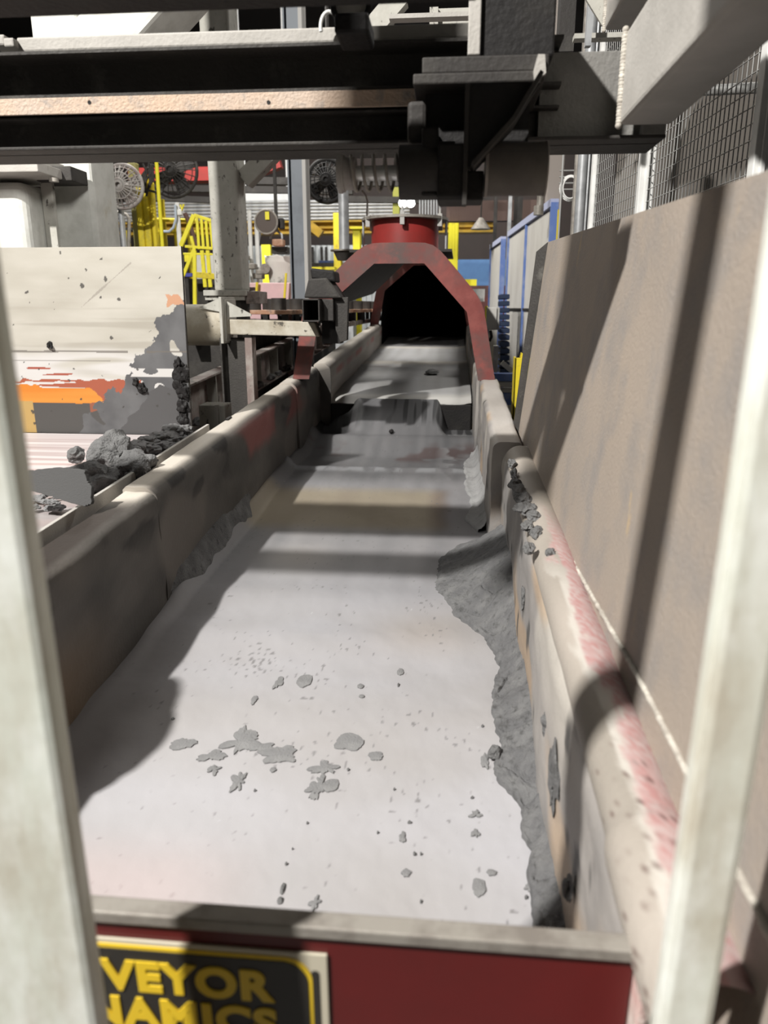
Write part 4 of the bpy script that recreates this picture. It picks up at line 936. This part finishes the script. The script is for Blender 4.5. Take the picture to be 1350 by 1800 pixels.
# low guard rail
gr = thing('yellow_guard_rail', (W(270, 430, Y=9).x, 9, .0), 'low yellow guard rail behind the mast', 'guard rail')
b = MB(); b.cyl(W(272, 386, Y=9), W(345, 388, Y=9), .022, 8); b.build('rail', M_yel, gr)
b = MB(); b.cyl(W(272, 407, Y=9), W(345, 408, Y=9), .022, 8); b.build('rail', M_yel, gr)
for px in (275, 307, 330): b = MB(); b.cyl(W(px, 386, Y=9), (W(px, 386, Y=9).x, 9, 0), .022, 8); b.build('rail_post', M_yel, gr)
wr = thing('clutter_rack', (W(215, 430, Y=8.5).x, 8.5, 0), 'white tube frame with clutter low right of the white column', 'frame')
b = MB(); b.tube([W(200, 372, Y=8.5), W(222, 377, Y=8.5), W(227, 384, Y=8.5), W(226, 440, Y=8.5), (W(226, 440, Y=8.5).x, 8.5, 0)], .02, 8); b.build('frame_tube', M_lip, wr)
b = MB(); wbox(b, 205, 400, 236, 405, 8.7, .2); wbox(b, 200, 412, 215, 440, 8.9, .2); b.build('clutter_shelf', M_dark, wr)
b = MB(); wfloor(b, 219, 405, 226, 440, 8.6, .05); b.build('yellow_leg', M_yel, wr)
b = MB(); wbox(b, 193, 332, 203, 346, 7.5, .1); tag(b.build('switch_box', M_white, bevel=.01), 'small white switch box beside the fan', 'box')
# stairs with railing
st = thing('yellow_stair', (W(345, 500, Y=7).x, 7, 0), 'bright yellow steel stair railing right of the cream plate', 'stair railing')
YT = 7.0
def yb(p, q, w=.05, m=M_yelb, n='baluster', Y=YT): b = MB(); w *= .58; b.bar(W(*p, Y=Y), W(*q, Y=Y), w, w*.6, up=(0, 1, 0)); b.build(n, m, st, bevel=.004)
yb((341, 378), (318, 432), .07, n='handrail'); yb((341, 378), (372, 388), .05, n='handrail'); yb((318, 432), (330, 740), .04, n='stringer'); yb((341, 438), (322, 485), .055, n='stringer')
yb((336, 415), (342, 440), .05, n='stringer'); yb((342, 440), (344, 740), .06, n='post')
for k in range(4): yb((346+8*k, 382+3*k), (350+8*k, 438), .045)
for k in range(2): yb((355+10*k, 440), (361+9*k, 505), .06)
yb((325, 433), (374, 437), .04, n='mid_rail'); yb((322, 446), (374, 447), .03, n='mid_rail'); yb((345, 483), (378, 486), .09, n='tread', m=M_yel)
b = MB(); wbox(b, 324, 448, 336, 460, 7.2, .05); b.build('tread', M_yelb, st)
b = MB(); wfloor(b, 344, 446, 378, 480, 8.4, .1); tag(b.build('white_cabinet', M_white), 'white cabinet seen between the yellow stair rails', 'cabinet')
b = MB(); wfloor(b, 325, 490, 380, 520, 7.6, .4); tag(b.build('dark_bin', M_dark), 'dark grey bin below the yellow stair', 'bin')
b = MB(); b.box(*wspan(325, 480, 337, 486, 7.3, .1)); tag(b.build('blue_cloth', mat('blue_cloth', (.08, .09, .4), bump=0)), 'small blue item lying by the foot of the yellow stair', 'cloth')
hs = thing('hose_stand', (W(313, 420, Y=7.4).x, 7.4, 0), 'slim white stand with a pale hose and brown handle by the yellow stair', 'stand')
b = MB(); b.cyl((W(313, 400, Y=7.4).x, 7.4, 0), W(311, 356, Y=7.4), .022, 10); b.build('stand_pole', M_white, hs)
b = MB(); wbox(b, 309, 368, 319, 378, 7.36, .08); b.build('valve', M_white, hs, bevel=.006)
b = MB(); b.tube([W(308, 360, Y=7.35), W(309, 385, Y=7.35), W(305, 400, Y=7.35), W(297, 407, Y=7.35), W(288, 407, Y=7.35)], .012, 8); b.build('hose', M_hose, hs)
b = MB(); b.tube([W(325, 375, Y=7.3), W(332, 390, Y=7.3), W(340, 415, Y=7.3), W(348, 436, Y=7.3)], .022, 8); b.build('handle', mat('brown_rubber', (.10, .055, .045), bump=0), hs)
b = MB(); b.tube([W(317, 360, Y=7.3), W(320, 370, Y=7.3), W(323, 359, Y=7.3)], .010, 6); b.build('yellow_tie', M_yelb, hs)

# far structures
bd = MB(); wbox(bd, 425, 333, 512, 372, 16, .1)
for px in (432, 505): q = W(px, 340, Y=16.05); bd.cyl(q, (q.x, 16.05, 8.6), .02, 6)
tag(bd.build('bright_duct', mat('bright_white_duct', (.85, .86, .86), bump=0)), 'bright white duct high beyond the speckled column', 'duct')
for i, y in enumerate((355, 361, 367, 373, 379, 385)):
    b = MB(); z = W(500, y, Y=15.4).z; b.cyl((W(150, y, Y=15.4).x, 15.4, z), (W(720, y, Y=15.4).x, 15.4, z), .03, 8)
    tag(b.build('conduit_pipe', M_pipe), ('topmost', 'second from the top', 'third from the top', 'fourth from the top', 'second from the bottom', 'lowest')[i]+' of six parallel grey conduits across the hall', 'pipe', 'parallel conduits across the hall')
cb = thing('crane_beam', W(600, 410, Y=15), 'amber yellow crane runway beam across the far bay', 'beam')
b = MB(); wbox(b, 150, 392, 870, 402, 15, .25); wbox(b, 150, 388, 870, 391, 14.9, .4); wbox(b, 150, 407, 870, 411, 14.9, .4); wbox(b, 150, 391, 870, 408, 15.1, .04); b.build('girder', M_amber, cb)
b = MB(); b.bar(W(540, 392, Y=14.7), W(565, 412, Y=14.7), .15, .15, up=(0, 1, 0)); b.build('knee_brace', M_amber, cb)
wv = MB(); x0, x1 = W(425, 445, Y=20).x, W(770, 445, Y=20).x; z0, z1 = 0, W(600, 431, Y=20).z; n = 140; pr = []
for i in range(n+1):
    x = x0+(x1-x0)*i/n; pr.append((x, 20+.04*(1 if i % 4 < 2 else -1)))
wv.grid([[(x, y, z) for x, y in pr] for z in (z0, z1)], False); tag(wv.build('corrugated_partition', M_corr, fixn=False), 'white corrugated partition low in the far bay', 'partition')
for i, px in enumerate((549, 565, 573)):
    b = MB(); z = W(px, 434, Y=19.8).z; b.box((W(px, 440, Y=19.8).x-.03, 19.8, 0), (W(px, 440, Y=19.8).x+.03, 19.86, z)); tag(b.build('dark_strut', M_dark), 'slim dark upright in front of the white corrugated partition', 'strut', 'slim uprights at the partition')
# hanging scale / hoist block
hb = thing('hoist_block', W(468, 425, Y=7.5), 'round dark faced hoist block with a yellow tag hanging from a pole', 'hoist')
c = W(468, 390, Y=7.5); b = MB(); b.cyl((c.x, 7.5, c.z), (c.x, 7.6, c.z), .105, 32); b.build('dial', mat('dial_glass', (.12, .10, .09), rough=.2, bump=0), hb)
b = MB(); b.tube([(c.x+.108*math.cos(2*math.pi*k/32), 7.5, c.z+.108*math.sin(2*math.pi*k/32)) for k in range(33)], .010, 8); b.build('dial_rim', M_lip, hb)
b = MB(); wbox(b, 466, 372, 473, 386, 7.48, .01); b.build('yellow_tag', M_yelb, hb)
b = MB(); a_, c_ = wspan(481, 285, 486, 405, 7.6, .03); b.box(a_, (c_[0], c_[1], 3.6)); b.build('hanging_pole', M_dark, hb)
b = MB(); wbox(b, 489, 383, 498, 402, 7.55, .08); b.build('load_cell', M_dark, hb, bevel=.01)
for dx in (-1, 1): b = MB(); b.tube([W(486, 405, Y=7.6), W(486+dx*9, 412, Y=7.6), W(486+dx*10, 420, Y=7.6)], .012, 6); b.build('hook', M_pipe, hb)
b = MB(); wbox(b, 478, 420, 497, 432, 7.5, .12); b.build('hook_housing', M_rust, hb, bevel=.01)
ld = thing('ladle_pot', (W(488, 500, Y=7.8).x, 7.9, W(488, 498, Y=7.8).z), 'sooty white lined pot with ragged rim beyond the pink box', 'ladle')
c = W(488, 498, Y=7.8); zt2 = W(488, 449, Y=7.8).z; rows = []
prof = [(.115, c.z), (.125, c.z+.10), (.14, c.z+.16), (.15, c.z+.20), (.155, zt2-.05), (.15, zt2-.02), (.16, zt2), (.11, zt2-.01), (.09, zt2-.05)]
for i, (r, z) in enumerate(prof): rows.append([(c.x+(r+.008*nz(k*.7, i*.5))*math.cos(2*math.pi*k/32), 7.95+r*math.sin(2*math.pi*k/32), z+(.02*nz((k % 32)*.6, 9) if i > 4 else 0)) for k in range(33)])
MB().grid(rows).build('pot_body', M_lad, ld, fixn=False)
b = MB(); wbox(b, 477, 433, 505, 446, 7.85, .16); b.build('bail_block', M_dark, ld, bevel=.01)
b = MB(); wbox(b, 449, 474, 468, 482, 7.8, .1); b.cyl(W(466, 472, Y=7.75), W(466, 472, Y=7.95), .05, 12); b.build('trunnion', M_lip, ld, bevel=.008)
b = MB(); wfloor(b, 432, 497, 514, 524, 6.9, .6); tag(b.build('pink_box', M_pinkbox, bevel=.01), 'faded pink machine cover right of the speckled column', 'cover')
b = MB(); b.bar(W(452, 496, Y=6.85), W(450, 524, Y=6.85), .02, .02); tag(b.build('orange_cord', M_yel), 'short dark gold cord at the left of the pink cover', 'cord')
b = MB(); b.bar(W(503, 480, Y=6.8), W(500, 524, Y=6.8), .018, .018); tag(b.build('orange_cord', M_yel), 'longer gold cord hanging over the right of the pink cover', 'cord')
for i, (px, yt, lab) in enumerate(((438, 370, 'taller white upright pipe right of the speckled column'), (450, 378, 'shorter white upright pipe next to the taller one'))):
    b = MB(); p = W(px, yt, Y=8.2); b.cyl((p.x, 8.2, 0), p, .022, 10); tag(b.build('white_pipe', M_white), lab, 'pipe')
b = MB(); b.cyl(W(453, 432, Y=8.3), W(458, 404, Y=8.3), .014, 8); tag(b.build('grey_rod', M_pipe), 'thin slanting grey rod left of the hoist block', 'rod')
for i, (px, w, lab) in enumerate(((467, 9, 'yellow post behind the white pot'),)):
    b = MB(); p = W(px, 430, Y=12); b.box((p.x-.07, 12, 0), (p.x+.07, 12.14, p.z)); tag(b.build('yellow_post', M_yelb), lab, 'post')
# small machinery clutter on white pipe foot
for i, (px, py, w, h) in enumerate(((440, 468, 16, 10), (452, 485, 18, 10), (430, 452, 10, 8))):
    b = MB(); wbox(b, px-w/2, py-h/2, px+w/2, py+h/2, 8.0, .12); tag(b.build('valve_block', M_lip, bevel=.01), ('pale valve block beside the white pipes, upper', 'pale valve block beside the white pipes, lower', 'small dark topped valve block nearest the speckled column')[i] if i else 'pale valve block in the middle by the white pipes', 'valve')

# blue-grey I column
ic = thing('blue_grey_column', (W(524, 500, Y=6.2).x, 6.2, 0), 'tall blue grey I section steel column in the middle distance', 'column')
a_ = W(508, 400, Y=6.2).x; c_ = W(540, 400, Y=6.2).x
b = MB(); b.box((a_, 6.2, 0), (a_+.012, 6.36, 5)); b.box((a_, 6.27, 0), (c_, 6.28, 5)); b.box((a_+.03, 6.2, 0), (c_-.025, 6.212, 5)); b.build('web', M_col, ic)
b = MB(); b.box((c_-.028, 6.19, 0), (c_, 6.36, 5)); b.build('flange', M_colpale, ic)
dp = thing('drop_pipe', W(606, 450, Y=6.8), 'grey drop pipe ending in a dark funnel behind the red arch', 'pipe')
p = W(605, 442, Y=6.8); b = MB(); b.cyl((p.x, 6.8, p.z), (p.x, 6.8, 4.2), .045, 16); b.build('pipe', M_pipe, dp)
b = MB(); q = W(605, 458, Y=6.8); b.cyl((p.x, 6.8, p.z), (p.x, 6.8, q.z), .095, 16, r2=.06); b.build('funnel', M_dark, dp)
b = MB(); b.cyl((p.x, 6.8, p.z), (p.x, 6.8, p.z+.012), .12, 20); b.build('pipe_flange', M_lip, dp)
for x0, x1, yt, Y, m, lab in ((586, 599, 374, 13, M_yel, 'yellow column behind the grey drop pipe'), (620, 633, 400, 12.5, M_yelb, 'short bright yellow column between drop pipe and red collar'), (690, 702, 300, 14, mat('olive_paint', (.33, .33, .07), bump=0), 'olive yellow column behind the black sleeve'), (788, 806, 392, 12.9, M_yelb, 'bright yellow column right of the red collar')):
    a = W(x0, 420, Y=Y).x; c = W(x1, 420, Y=Y).x; z = W(x0, yt, Y=Y).z
    b = MB(); b.box((a, Y, 0), (c, Y+.2, z)); tag(b.build('yellow_column', m, bevel=.01), lab, 'column')
b = MB(); wbox(b, 615, 398, 638, 402, 12.4, .3); tag(b.build('cap_plate', M_yelb), 'yellow cap plate on the short bright column', 'plate')
b = MB(); wfloor(b, 530, 462, 612, 474, 17, .3); tag(b.build('work_bench', M_lip), 'grey bench in front of the white partition', 'bench')
b = MB(); wbox(b, 560, 458, 590, 463, 17.05, .2); tag(b.build('blue_tray', M_blue), 'blue tray on the grey bench beyond the arch', 'tray')
b = MB(); wbox(b, 548, 469, 588, 474, 9, .2); tag(b.build('yellow_bar', M_yelb), 'yellow bar just above the black rubber boot', 'bar')
b = MB(); wfloor(b, 575, 480, 620, 500, 12, .4); tag(b.build('grey_machine', M_pipe), 'grey machine housing behind the left shoulder of the arch', 'machine')
# roof members and hanging conduits in the dark
for i, (x0, y0, x1, y1, Y) in enumerate(((200, 330, 620, 336, 13), (430, 318, 900, 324, 12), (200, 345, 370, 352, 14), (560, 350, 860, 354, 14), (540, 300, 700, 304, 11))):
    b = MB(); b.bar(W(x0, y0, Y=Y), W(x1, y1, Y=Y), .12, .10, up=(0, 0, 1)); tag(b.build('roof_purlin', M_dark), ('dark roof purlin sloping from the red beam to the blue grey column', 'long dark roof purlin, highest behind the grey drop pipe', 'short dark roof purlin behind the yellow mast and speckled column', 'dark roof purlin directly above the six parallel conduits', 'short dark roof purlin beside the black round fan')[i], 'purlin', 'roof purlins of the far bay')
for i in range(8):
    px = 738+i*5; b = MB(); p = W(px, 378, Y=11); q = W(px, 200, Y=11); b.cyl(p, q, .012, 6)
    tag(b.build('hanging_conduit', M_pipe), 'one of the thin grey conduits hanging above the red collar', 'conduit', 'thin conduits above the red collar')
b = MB(); wbox(b, 785, 352, 960, 388, 13, .2); tag(b.build('brown_fascia', M_brown), 'dark brown fascia panel high right of the red collar', 'panel')
def hbay(px, py, Y, r, lab):
    c = W(px, py, Y=Y); t = thing('high_bay_lamp', (c.x, Y, c.z), lab, 'lamp')
    b = MB(); b.cyl((c.x, Y, c.z+.05), (c.x, Y, c.z+.35), r*1.2, 20, r2=r*.4); b.build('housing', M_dark, t)
    b = MB(); b.add([q for rr in sph((c.x-r*.6, Y, c.z), r*.62, 12, 8) for q in rr], [(i*13+j, i*13+j+1, (i+1)*13+j+1, (i+1)*13+j) for i in range(8) for j in range(12)], True)
    b.add([q for rr in sph((c.x+r*.6, Y, c.z), r*.62, 12, 8) for q in rr], [(i*13+j, i*13+j+1, (i+1)*13+j+1, (i+1)*13+j) for i in range(8) for j in range(12)], True); b.build('glowing_bulb', M_lamp, t)
hbay(715, 357, 13, .11, 'glowing white lamp just above the red collar')
hbay(1290, 217, 6.5, .075, 'glowing white lamp seen through the wire mesh')
c = W(845, 395, Y=11); dl = thing('dome_lamp', (c.x, 11, c.z), 'unlit grey dome lamp hanging right of the bright yellow column', 'lamp')
b = MB(); b.cyl((c.x, 11, c.z-.06), (c.x, 11, c.z+.09), .14, 20, r2=.03); b.build('shade', M_lip, dl); b = MB(); b.cyl((c.x, 11, c.z+.08), (c.x, 11, c.z+.7), .01, 6); b.build('cord', M_dark, dl)
for x0, x1, Y, m, lab in ((868, 874, 12, M_dark, 'thin dark upright behind the first blue panel'), (893, 899, 12, M_pipe, 'thin grey upright pipe above the blue panels'), (903, 918, 12.4, M_dark, 'dark square post above the tall blue panels')):
    b = MB(); a = W(x0, 380, Y=Y).x; c = W(x1, 380, Y=Y).x; b.box((a, Y, 0), (c, Y+.1, 5)); tag(b.build('upright', m), lab, 'post')

# ================================================================== BACKGROUND right
bw = MB(); x0, x1 = W(795, 470, Y=19).x, W(905, 470, Y=19).x; bw.box((x0, 19, 0), (x1+1.2, 19.2, W(850, 456, Y=19).z)); tag(bw.build('blue_block_wall', M_bluewall), 'light blue painted block wall low beyond the arch', 'wall')
b = MB(); wfloor(b, 815, 491, 838, 503, 14, .4); tag(b.build('yellow_step', M_yelb), 'yellow block in front of the blue wall', 'block')
b = MB(); wfloor(b, 822, 502, 935, 545, 12, .2); tag(b.build('red_machine_frame', M_red), 'dull red machine frame behind the first blue panel', 'machine')
b = MB(); wbox(b, 830, 508, 852, 530, 9, .02); wbox(b, 829, 519, 845, 533, 8.9, .02); tag(b.build('white_notice', M_white), 'blank white notice cards on the red frame right of the arch', 'notice')
def framed(name, x0, yt0, x1, yt1, Y0, Y1, midy, lab, bays=1):
    p = W(x0, yt0, Y=Y0); q = W(x1, yt1, Y=Y1); q = Vector((q.x, q.y, q.z)); zt = (p.z+q.z)/2
    t = thing(name, ((p.x+q.x)/2, (p.y+q.y)/2, 0), lab, 'panel')
    p.z = q.z = 0; d = (q-p); n = Vector((-d.y, d.x, 0)).normalized()
    for k in range(bays+1):
        a = p+d*(k/bays); b = MB(); b.box((a.x-.03, a.y-.03, 0), (a.x+.03, a.y+.03, zt)); b.build('frame_post', M_blue, t)
    b = MB(); b.bar(p+Vector((0, 0, zt)), q+Vector((0, 0, zt)), .07, .06); b.build('top_rail', mat('pale_blue_rail', (.42, .45, .60), bump=.05), t)
    if midy:
        zm = midy; b = MB(); b.bar(p+Vector((0, 0, zm)), q+Vector((0, 0, zm)), .05, .02); b.build('mid_rail', M_dark, t)
    for k in range(bays):
        a = p+d*(k/bays)+d.normalized()*.03; c = p+d*((k+1)/bays)-d.normalized()*.03; b = MB(); b.bar(a+Vector((0, 0, zt/2)), c+Vector((0, 0, zt/2)), .02, zt-.1); b.build('panel_sheet', M_panel, t)
    return t
# depth ratio from equal top height
def depth_for(px, py, z):
    d = _ray(px, py); return d.y*(z-ZC)/d.z
zp = 2.55
framed('blue_framed_panel', 865, 434, 885, 420, depth_for(865, 434, zp), depth_for(885, 420, zp), None, 'narrow blue framed white panel, farther of the two', 1)
framed('blue_framed_panel', 897, 412, 975, 356, depth_for(897, 412, zp), depth_for(975, 356, zp), ZC-.02, 'tall two bay blue framed white panel beside the brown plate', 2)
eb = thing('electrical_box', W(868, 580, Y=6.0), 'pale grey electrical box right of the arch leg', 'box')
b = MB(); wbox(b, 856, 540, 878, 580, 6.0, .12); b.build('box_body', M_colpale, eb, bevel=.004)
b = MB(); wbox(b, 855, 541, 873, 579, 5.98, .02); b.build('box_door', M_panel, eb, bevel=.003)
b = MB(); b.tube([W(862, 581, Y=6.0), W(864, 592, Y=6.0), W(860, 600, Y=6.0)], .012, 6); b.build('cable', M_black, eb)
b = MB(); a_, c_ = wspan(867, 608, 876, 640, 6.1, .1); b.box((a_[0], a_[1], .0), c_); tag(b.build('grey_pedestal', M_panel), 'narrow pale pedestal below the electrical box', 'pedestal')
b = MB(); wfloor(b, 852, 538, 857, 600, 6.2, .04); tag(b.build('yellow_strip', M_yelb), 'thin yellow upright just right of the red arch', 'strip')
sk = thing('crate_stack', (W(886, 640, Y=8).x, 8, 0), 'stack of dark blue ribbed crates between the blue panels', 'crates')
for k in range(12):
    b = MB(); wbox(b, 879, 517+k*12, 896, 526+k*12, 8, .4); b.build('crate', M_navy, sk, bevel=.01)
bs = thing('blue_base_frame', (W(885, 680, Y=5.8).x, 5.8, 0), 'blue steel base frame low between arch and bollard', 'frame')
for y0, y1, m in ((657, 670, M_blue), (691, 712, M_blue), (672, 680, M_panel), (684, 690, M_panel)):
    b = MB(); wbox(b, 855, y0, 935, y1, 5.8, .1); b.build('frame_rail', m, bs)
b = MB(); b.bar(W(882, 637, Y=6.2), W(900, 652, Y=6.2), .04, .04); tag(b.build('pale_rod', M_panel), 'short pale slanting rod by the blue base frame', 'rod')
yb_ = thing('yellow_bollard', (W(910, 745, Y=4.3).x, 4.3, 0), 'worn yellow channel bollard between the arch and the brown plate', 'bollard')
a_ = W(903, 680, Y=4.3).x; c_ = W(921, 680, Y=4.3).x; zt = W(912, 629, Y=4.3).z
b = MB(); b.box((a_, 4.3, 0), (c_, 4.31, zt)); b.box((a_, 4.3, 0), (a_+.01, 4.42, zt)); b.build('channel', M_yel, yb_, bevel=.002)
b = MB(); b.box((c_, 4.3, 0), (c_+.03, 4.40, zt)); b.build('side_channel', M_yelb, yb_, bevel=.003)
b = MB(); P = [W(x, y, Y=4.32) for x, y in ((915, 629), (931, 629), (917, 620))]; b.prism(P, (0, 0, 0), (0, .06, 0)); b.build('top_gusset', M_yel, yb_)
# mesh guard
def mesh_guard(a, c, ya, yc, lab, pitch, z0, z1):
    t = thing('mesh_guard', ((a.x+c.x)/2, (a.y+c.y)/2, z0), lab, 'mesh panel'); d = Vector((c.x-a.x, c.y-a.y, 0)); Ln = d.length; d.normalize()
    b = MB(); n = int(Ln/pitch)
    for k in range(1, n):
        p = Vector((a.x, a.y, 0))+d*pitch*k; b.tube([p+Vector((0, 0, z0)), p+Vector((0, 0, z1))], .0022, 5)
    k = 0; z = z0
    while z < z1: b.tube([(a.x, a.y, z), (c.x, c.y, z)], .0022, 5); z += pitch*1.35
    b.build('wire_mesh', M_wire, t)
    return t
A0 = W(1043, 346, Y=4.45); A1 = W(1137, 300, Y=3.6); A2 = W(1347, 196, Y=2.5)
mesh_guard(A0, A1, 0, 0, 'wire mesh guard panel in the farther bay below the crossbeam', .036, .9, 3.4)
mesh_guard(A1, A2, 0, 0, 'wire mesh guard panel in the nearer bay behind the brown plate', .036, .9, 3.4)
for p, w, lab in ((A0, .035, 'white upright of the mesh guard, farthest one'), (A1, .065, 'wide white upright of the mesh guard, middle one'), (A2, .05, 'white upright of the mesh guard, nearest one at the right edge')):
    b = MB(); b.box((p.x-w/2, p.y-.02, 0), (p.x+w/2, p.y+.03, 3.5)); b.box((p.x-w*.15, p.y-.028, 0), (p.x+w*.15, p.y-.018, 3.5)); tag(b.build('mesh_post', M_white, bevel=.003), lab, 'post')
b = MB(); b.cyl(W(1180, 162, Y=3.9), W(1420, 150, Y=3.4), .022, 10); tag(b.build('pipe_rail', M_wire), 'level grey pipe behind the near wire mesh', 'pipe')
# pipes and column beyond
for px, r, Y, m, lab in ((1012, .016, 4.9, M_lip, 'thin brown grey upright pipe left of the pipe pair'), (1022, .03, 4.8, M_pipe, 'thick pale upright pipe left of the mesh guard'), (1033, .02, 5.0, M_pipe, 'slim upright pipe right of the thick pale one'), (987, .006, 4.9, M_wire, 'thin wire upright right of the beige column')):
    p = W(px, 330, Y=Y); b = MB(); b.cyl((p.x, Y, 0), (p.x, Y, 3.8), r, 14); tag(b.build('upright_pipe', m), lab, 'pipe')
b = MB(); a = W(964, 320, Y=7).x; c = W(990, 320, Y=7).x; b.box((a, 7, 0), (c, 7.2, 5)); tag(b.build('beige_column', mat('beige_paint', (.34, .30, .27), bump=.05)), 'beige square column right of the ribbed bellows', 'column')
b = MB(); c = W(1003, 330, Y=4.9)
for k in range(3): b.tube([c+Vector(((.045+.008*k)*math.cos(q*math.pi/12), .01*k, (.06+.006*k)*math.sin(q*math.pi/12))) for q in range(25)], .004, 6)
tag(b.build('cable_coil', M_white), 'coiled pale cable hanging left of the thick pipe', 'cable')
b = MB()
for k in range(4): z = W(1000, 300+k*11, Y=5.1).z; b.cyl((W(984, 300, Y=5.1).x, 5.1, z), (W(1040, 300, Y=5.1).x, 5.1, z), .005, 6)
tag(b.build('cable_tray', M_wire), 'wire cable tray behind the coiled cable', 'cable tray')
ps = thing('sensor_plug', W(950, 372, Y=6.5), 'grey cable gland hanging above the tall blue panel', 'gland')
p = W(950, 350, Y=6.5); b = MB(); b.cyl((p.x, 6.5, p.z-.05), (p.x, 6.5, p.z+.1), .028, 12); b.cyl((p.x-.01, 6.5, p.z-.12), (p.x-.01, 6.5, p.z-.05), .04, 12); b.build('gland_body', M_lip, ps)
b = MB(); b.cyl((p.x, 6.5, p.z+.1), (p.x+.02, 6.5, p.z+.6), .008, 8); b.build('gland_cable', M_wire, ps)
b = MB(); wfloor(b, 980, 368, 985, 412, 6.3, .04); tag(b.build('yellow_rod', M_yel), 'thin yellow upright beside the tall blue panel', 'rod')
# dark machine bodies filling the view behind mesh
b = MB(); b.box((2.6, 4.2, 0), (5.5, 9.5, 4.5)); tag(b.build('machine_housing', M_dark), 'dark machine housing behind the near wire mesh', 'machine')
b = MB(); b.box((1.66, 6.4, 0), (2.3, 8.6, 3.6)); tag(b.build('side_cabinet', mat('taupe_sheet', (.20, .18, .16), bump=.05)), 'taupe machine cabinet behind the farther mesh bay', 'cabinet')
for o in bpy.data.objects:
    if '_o' in o: del o['_o']
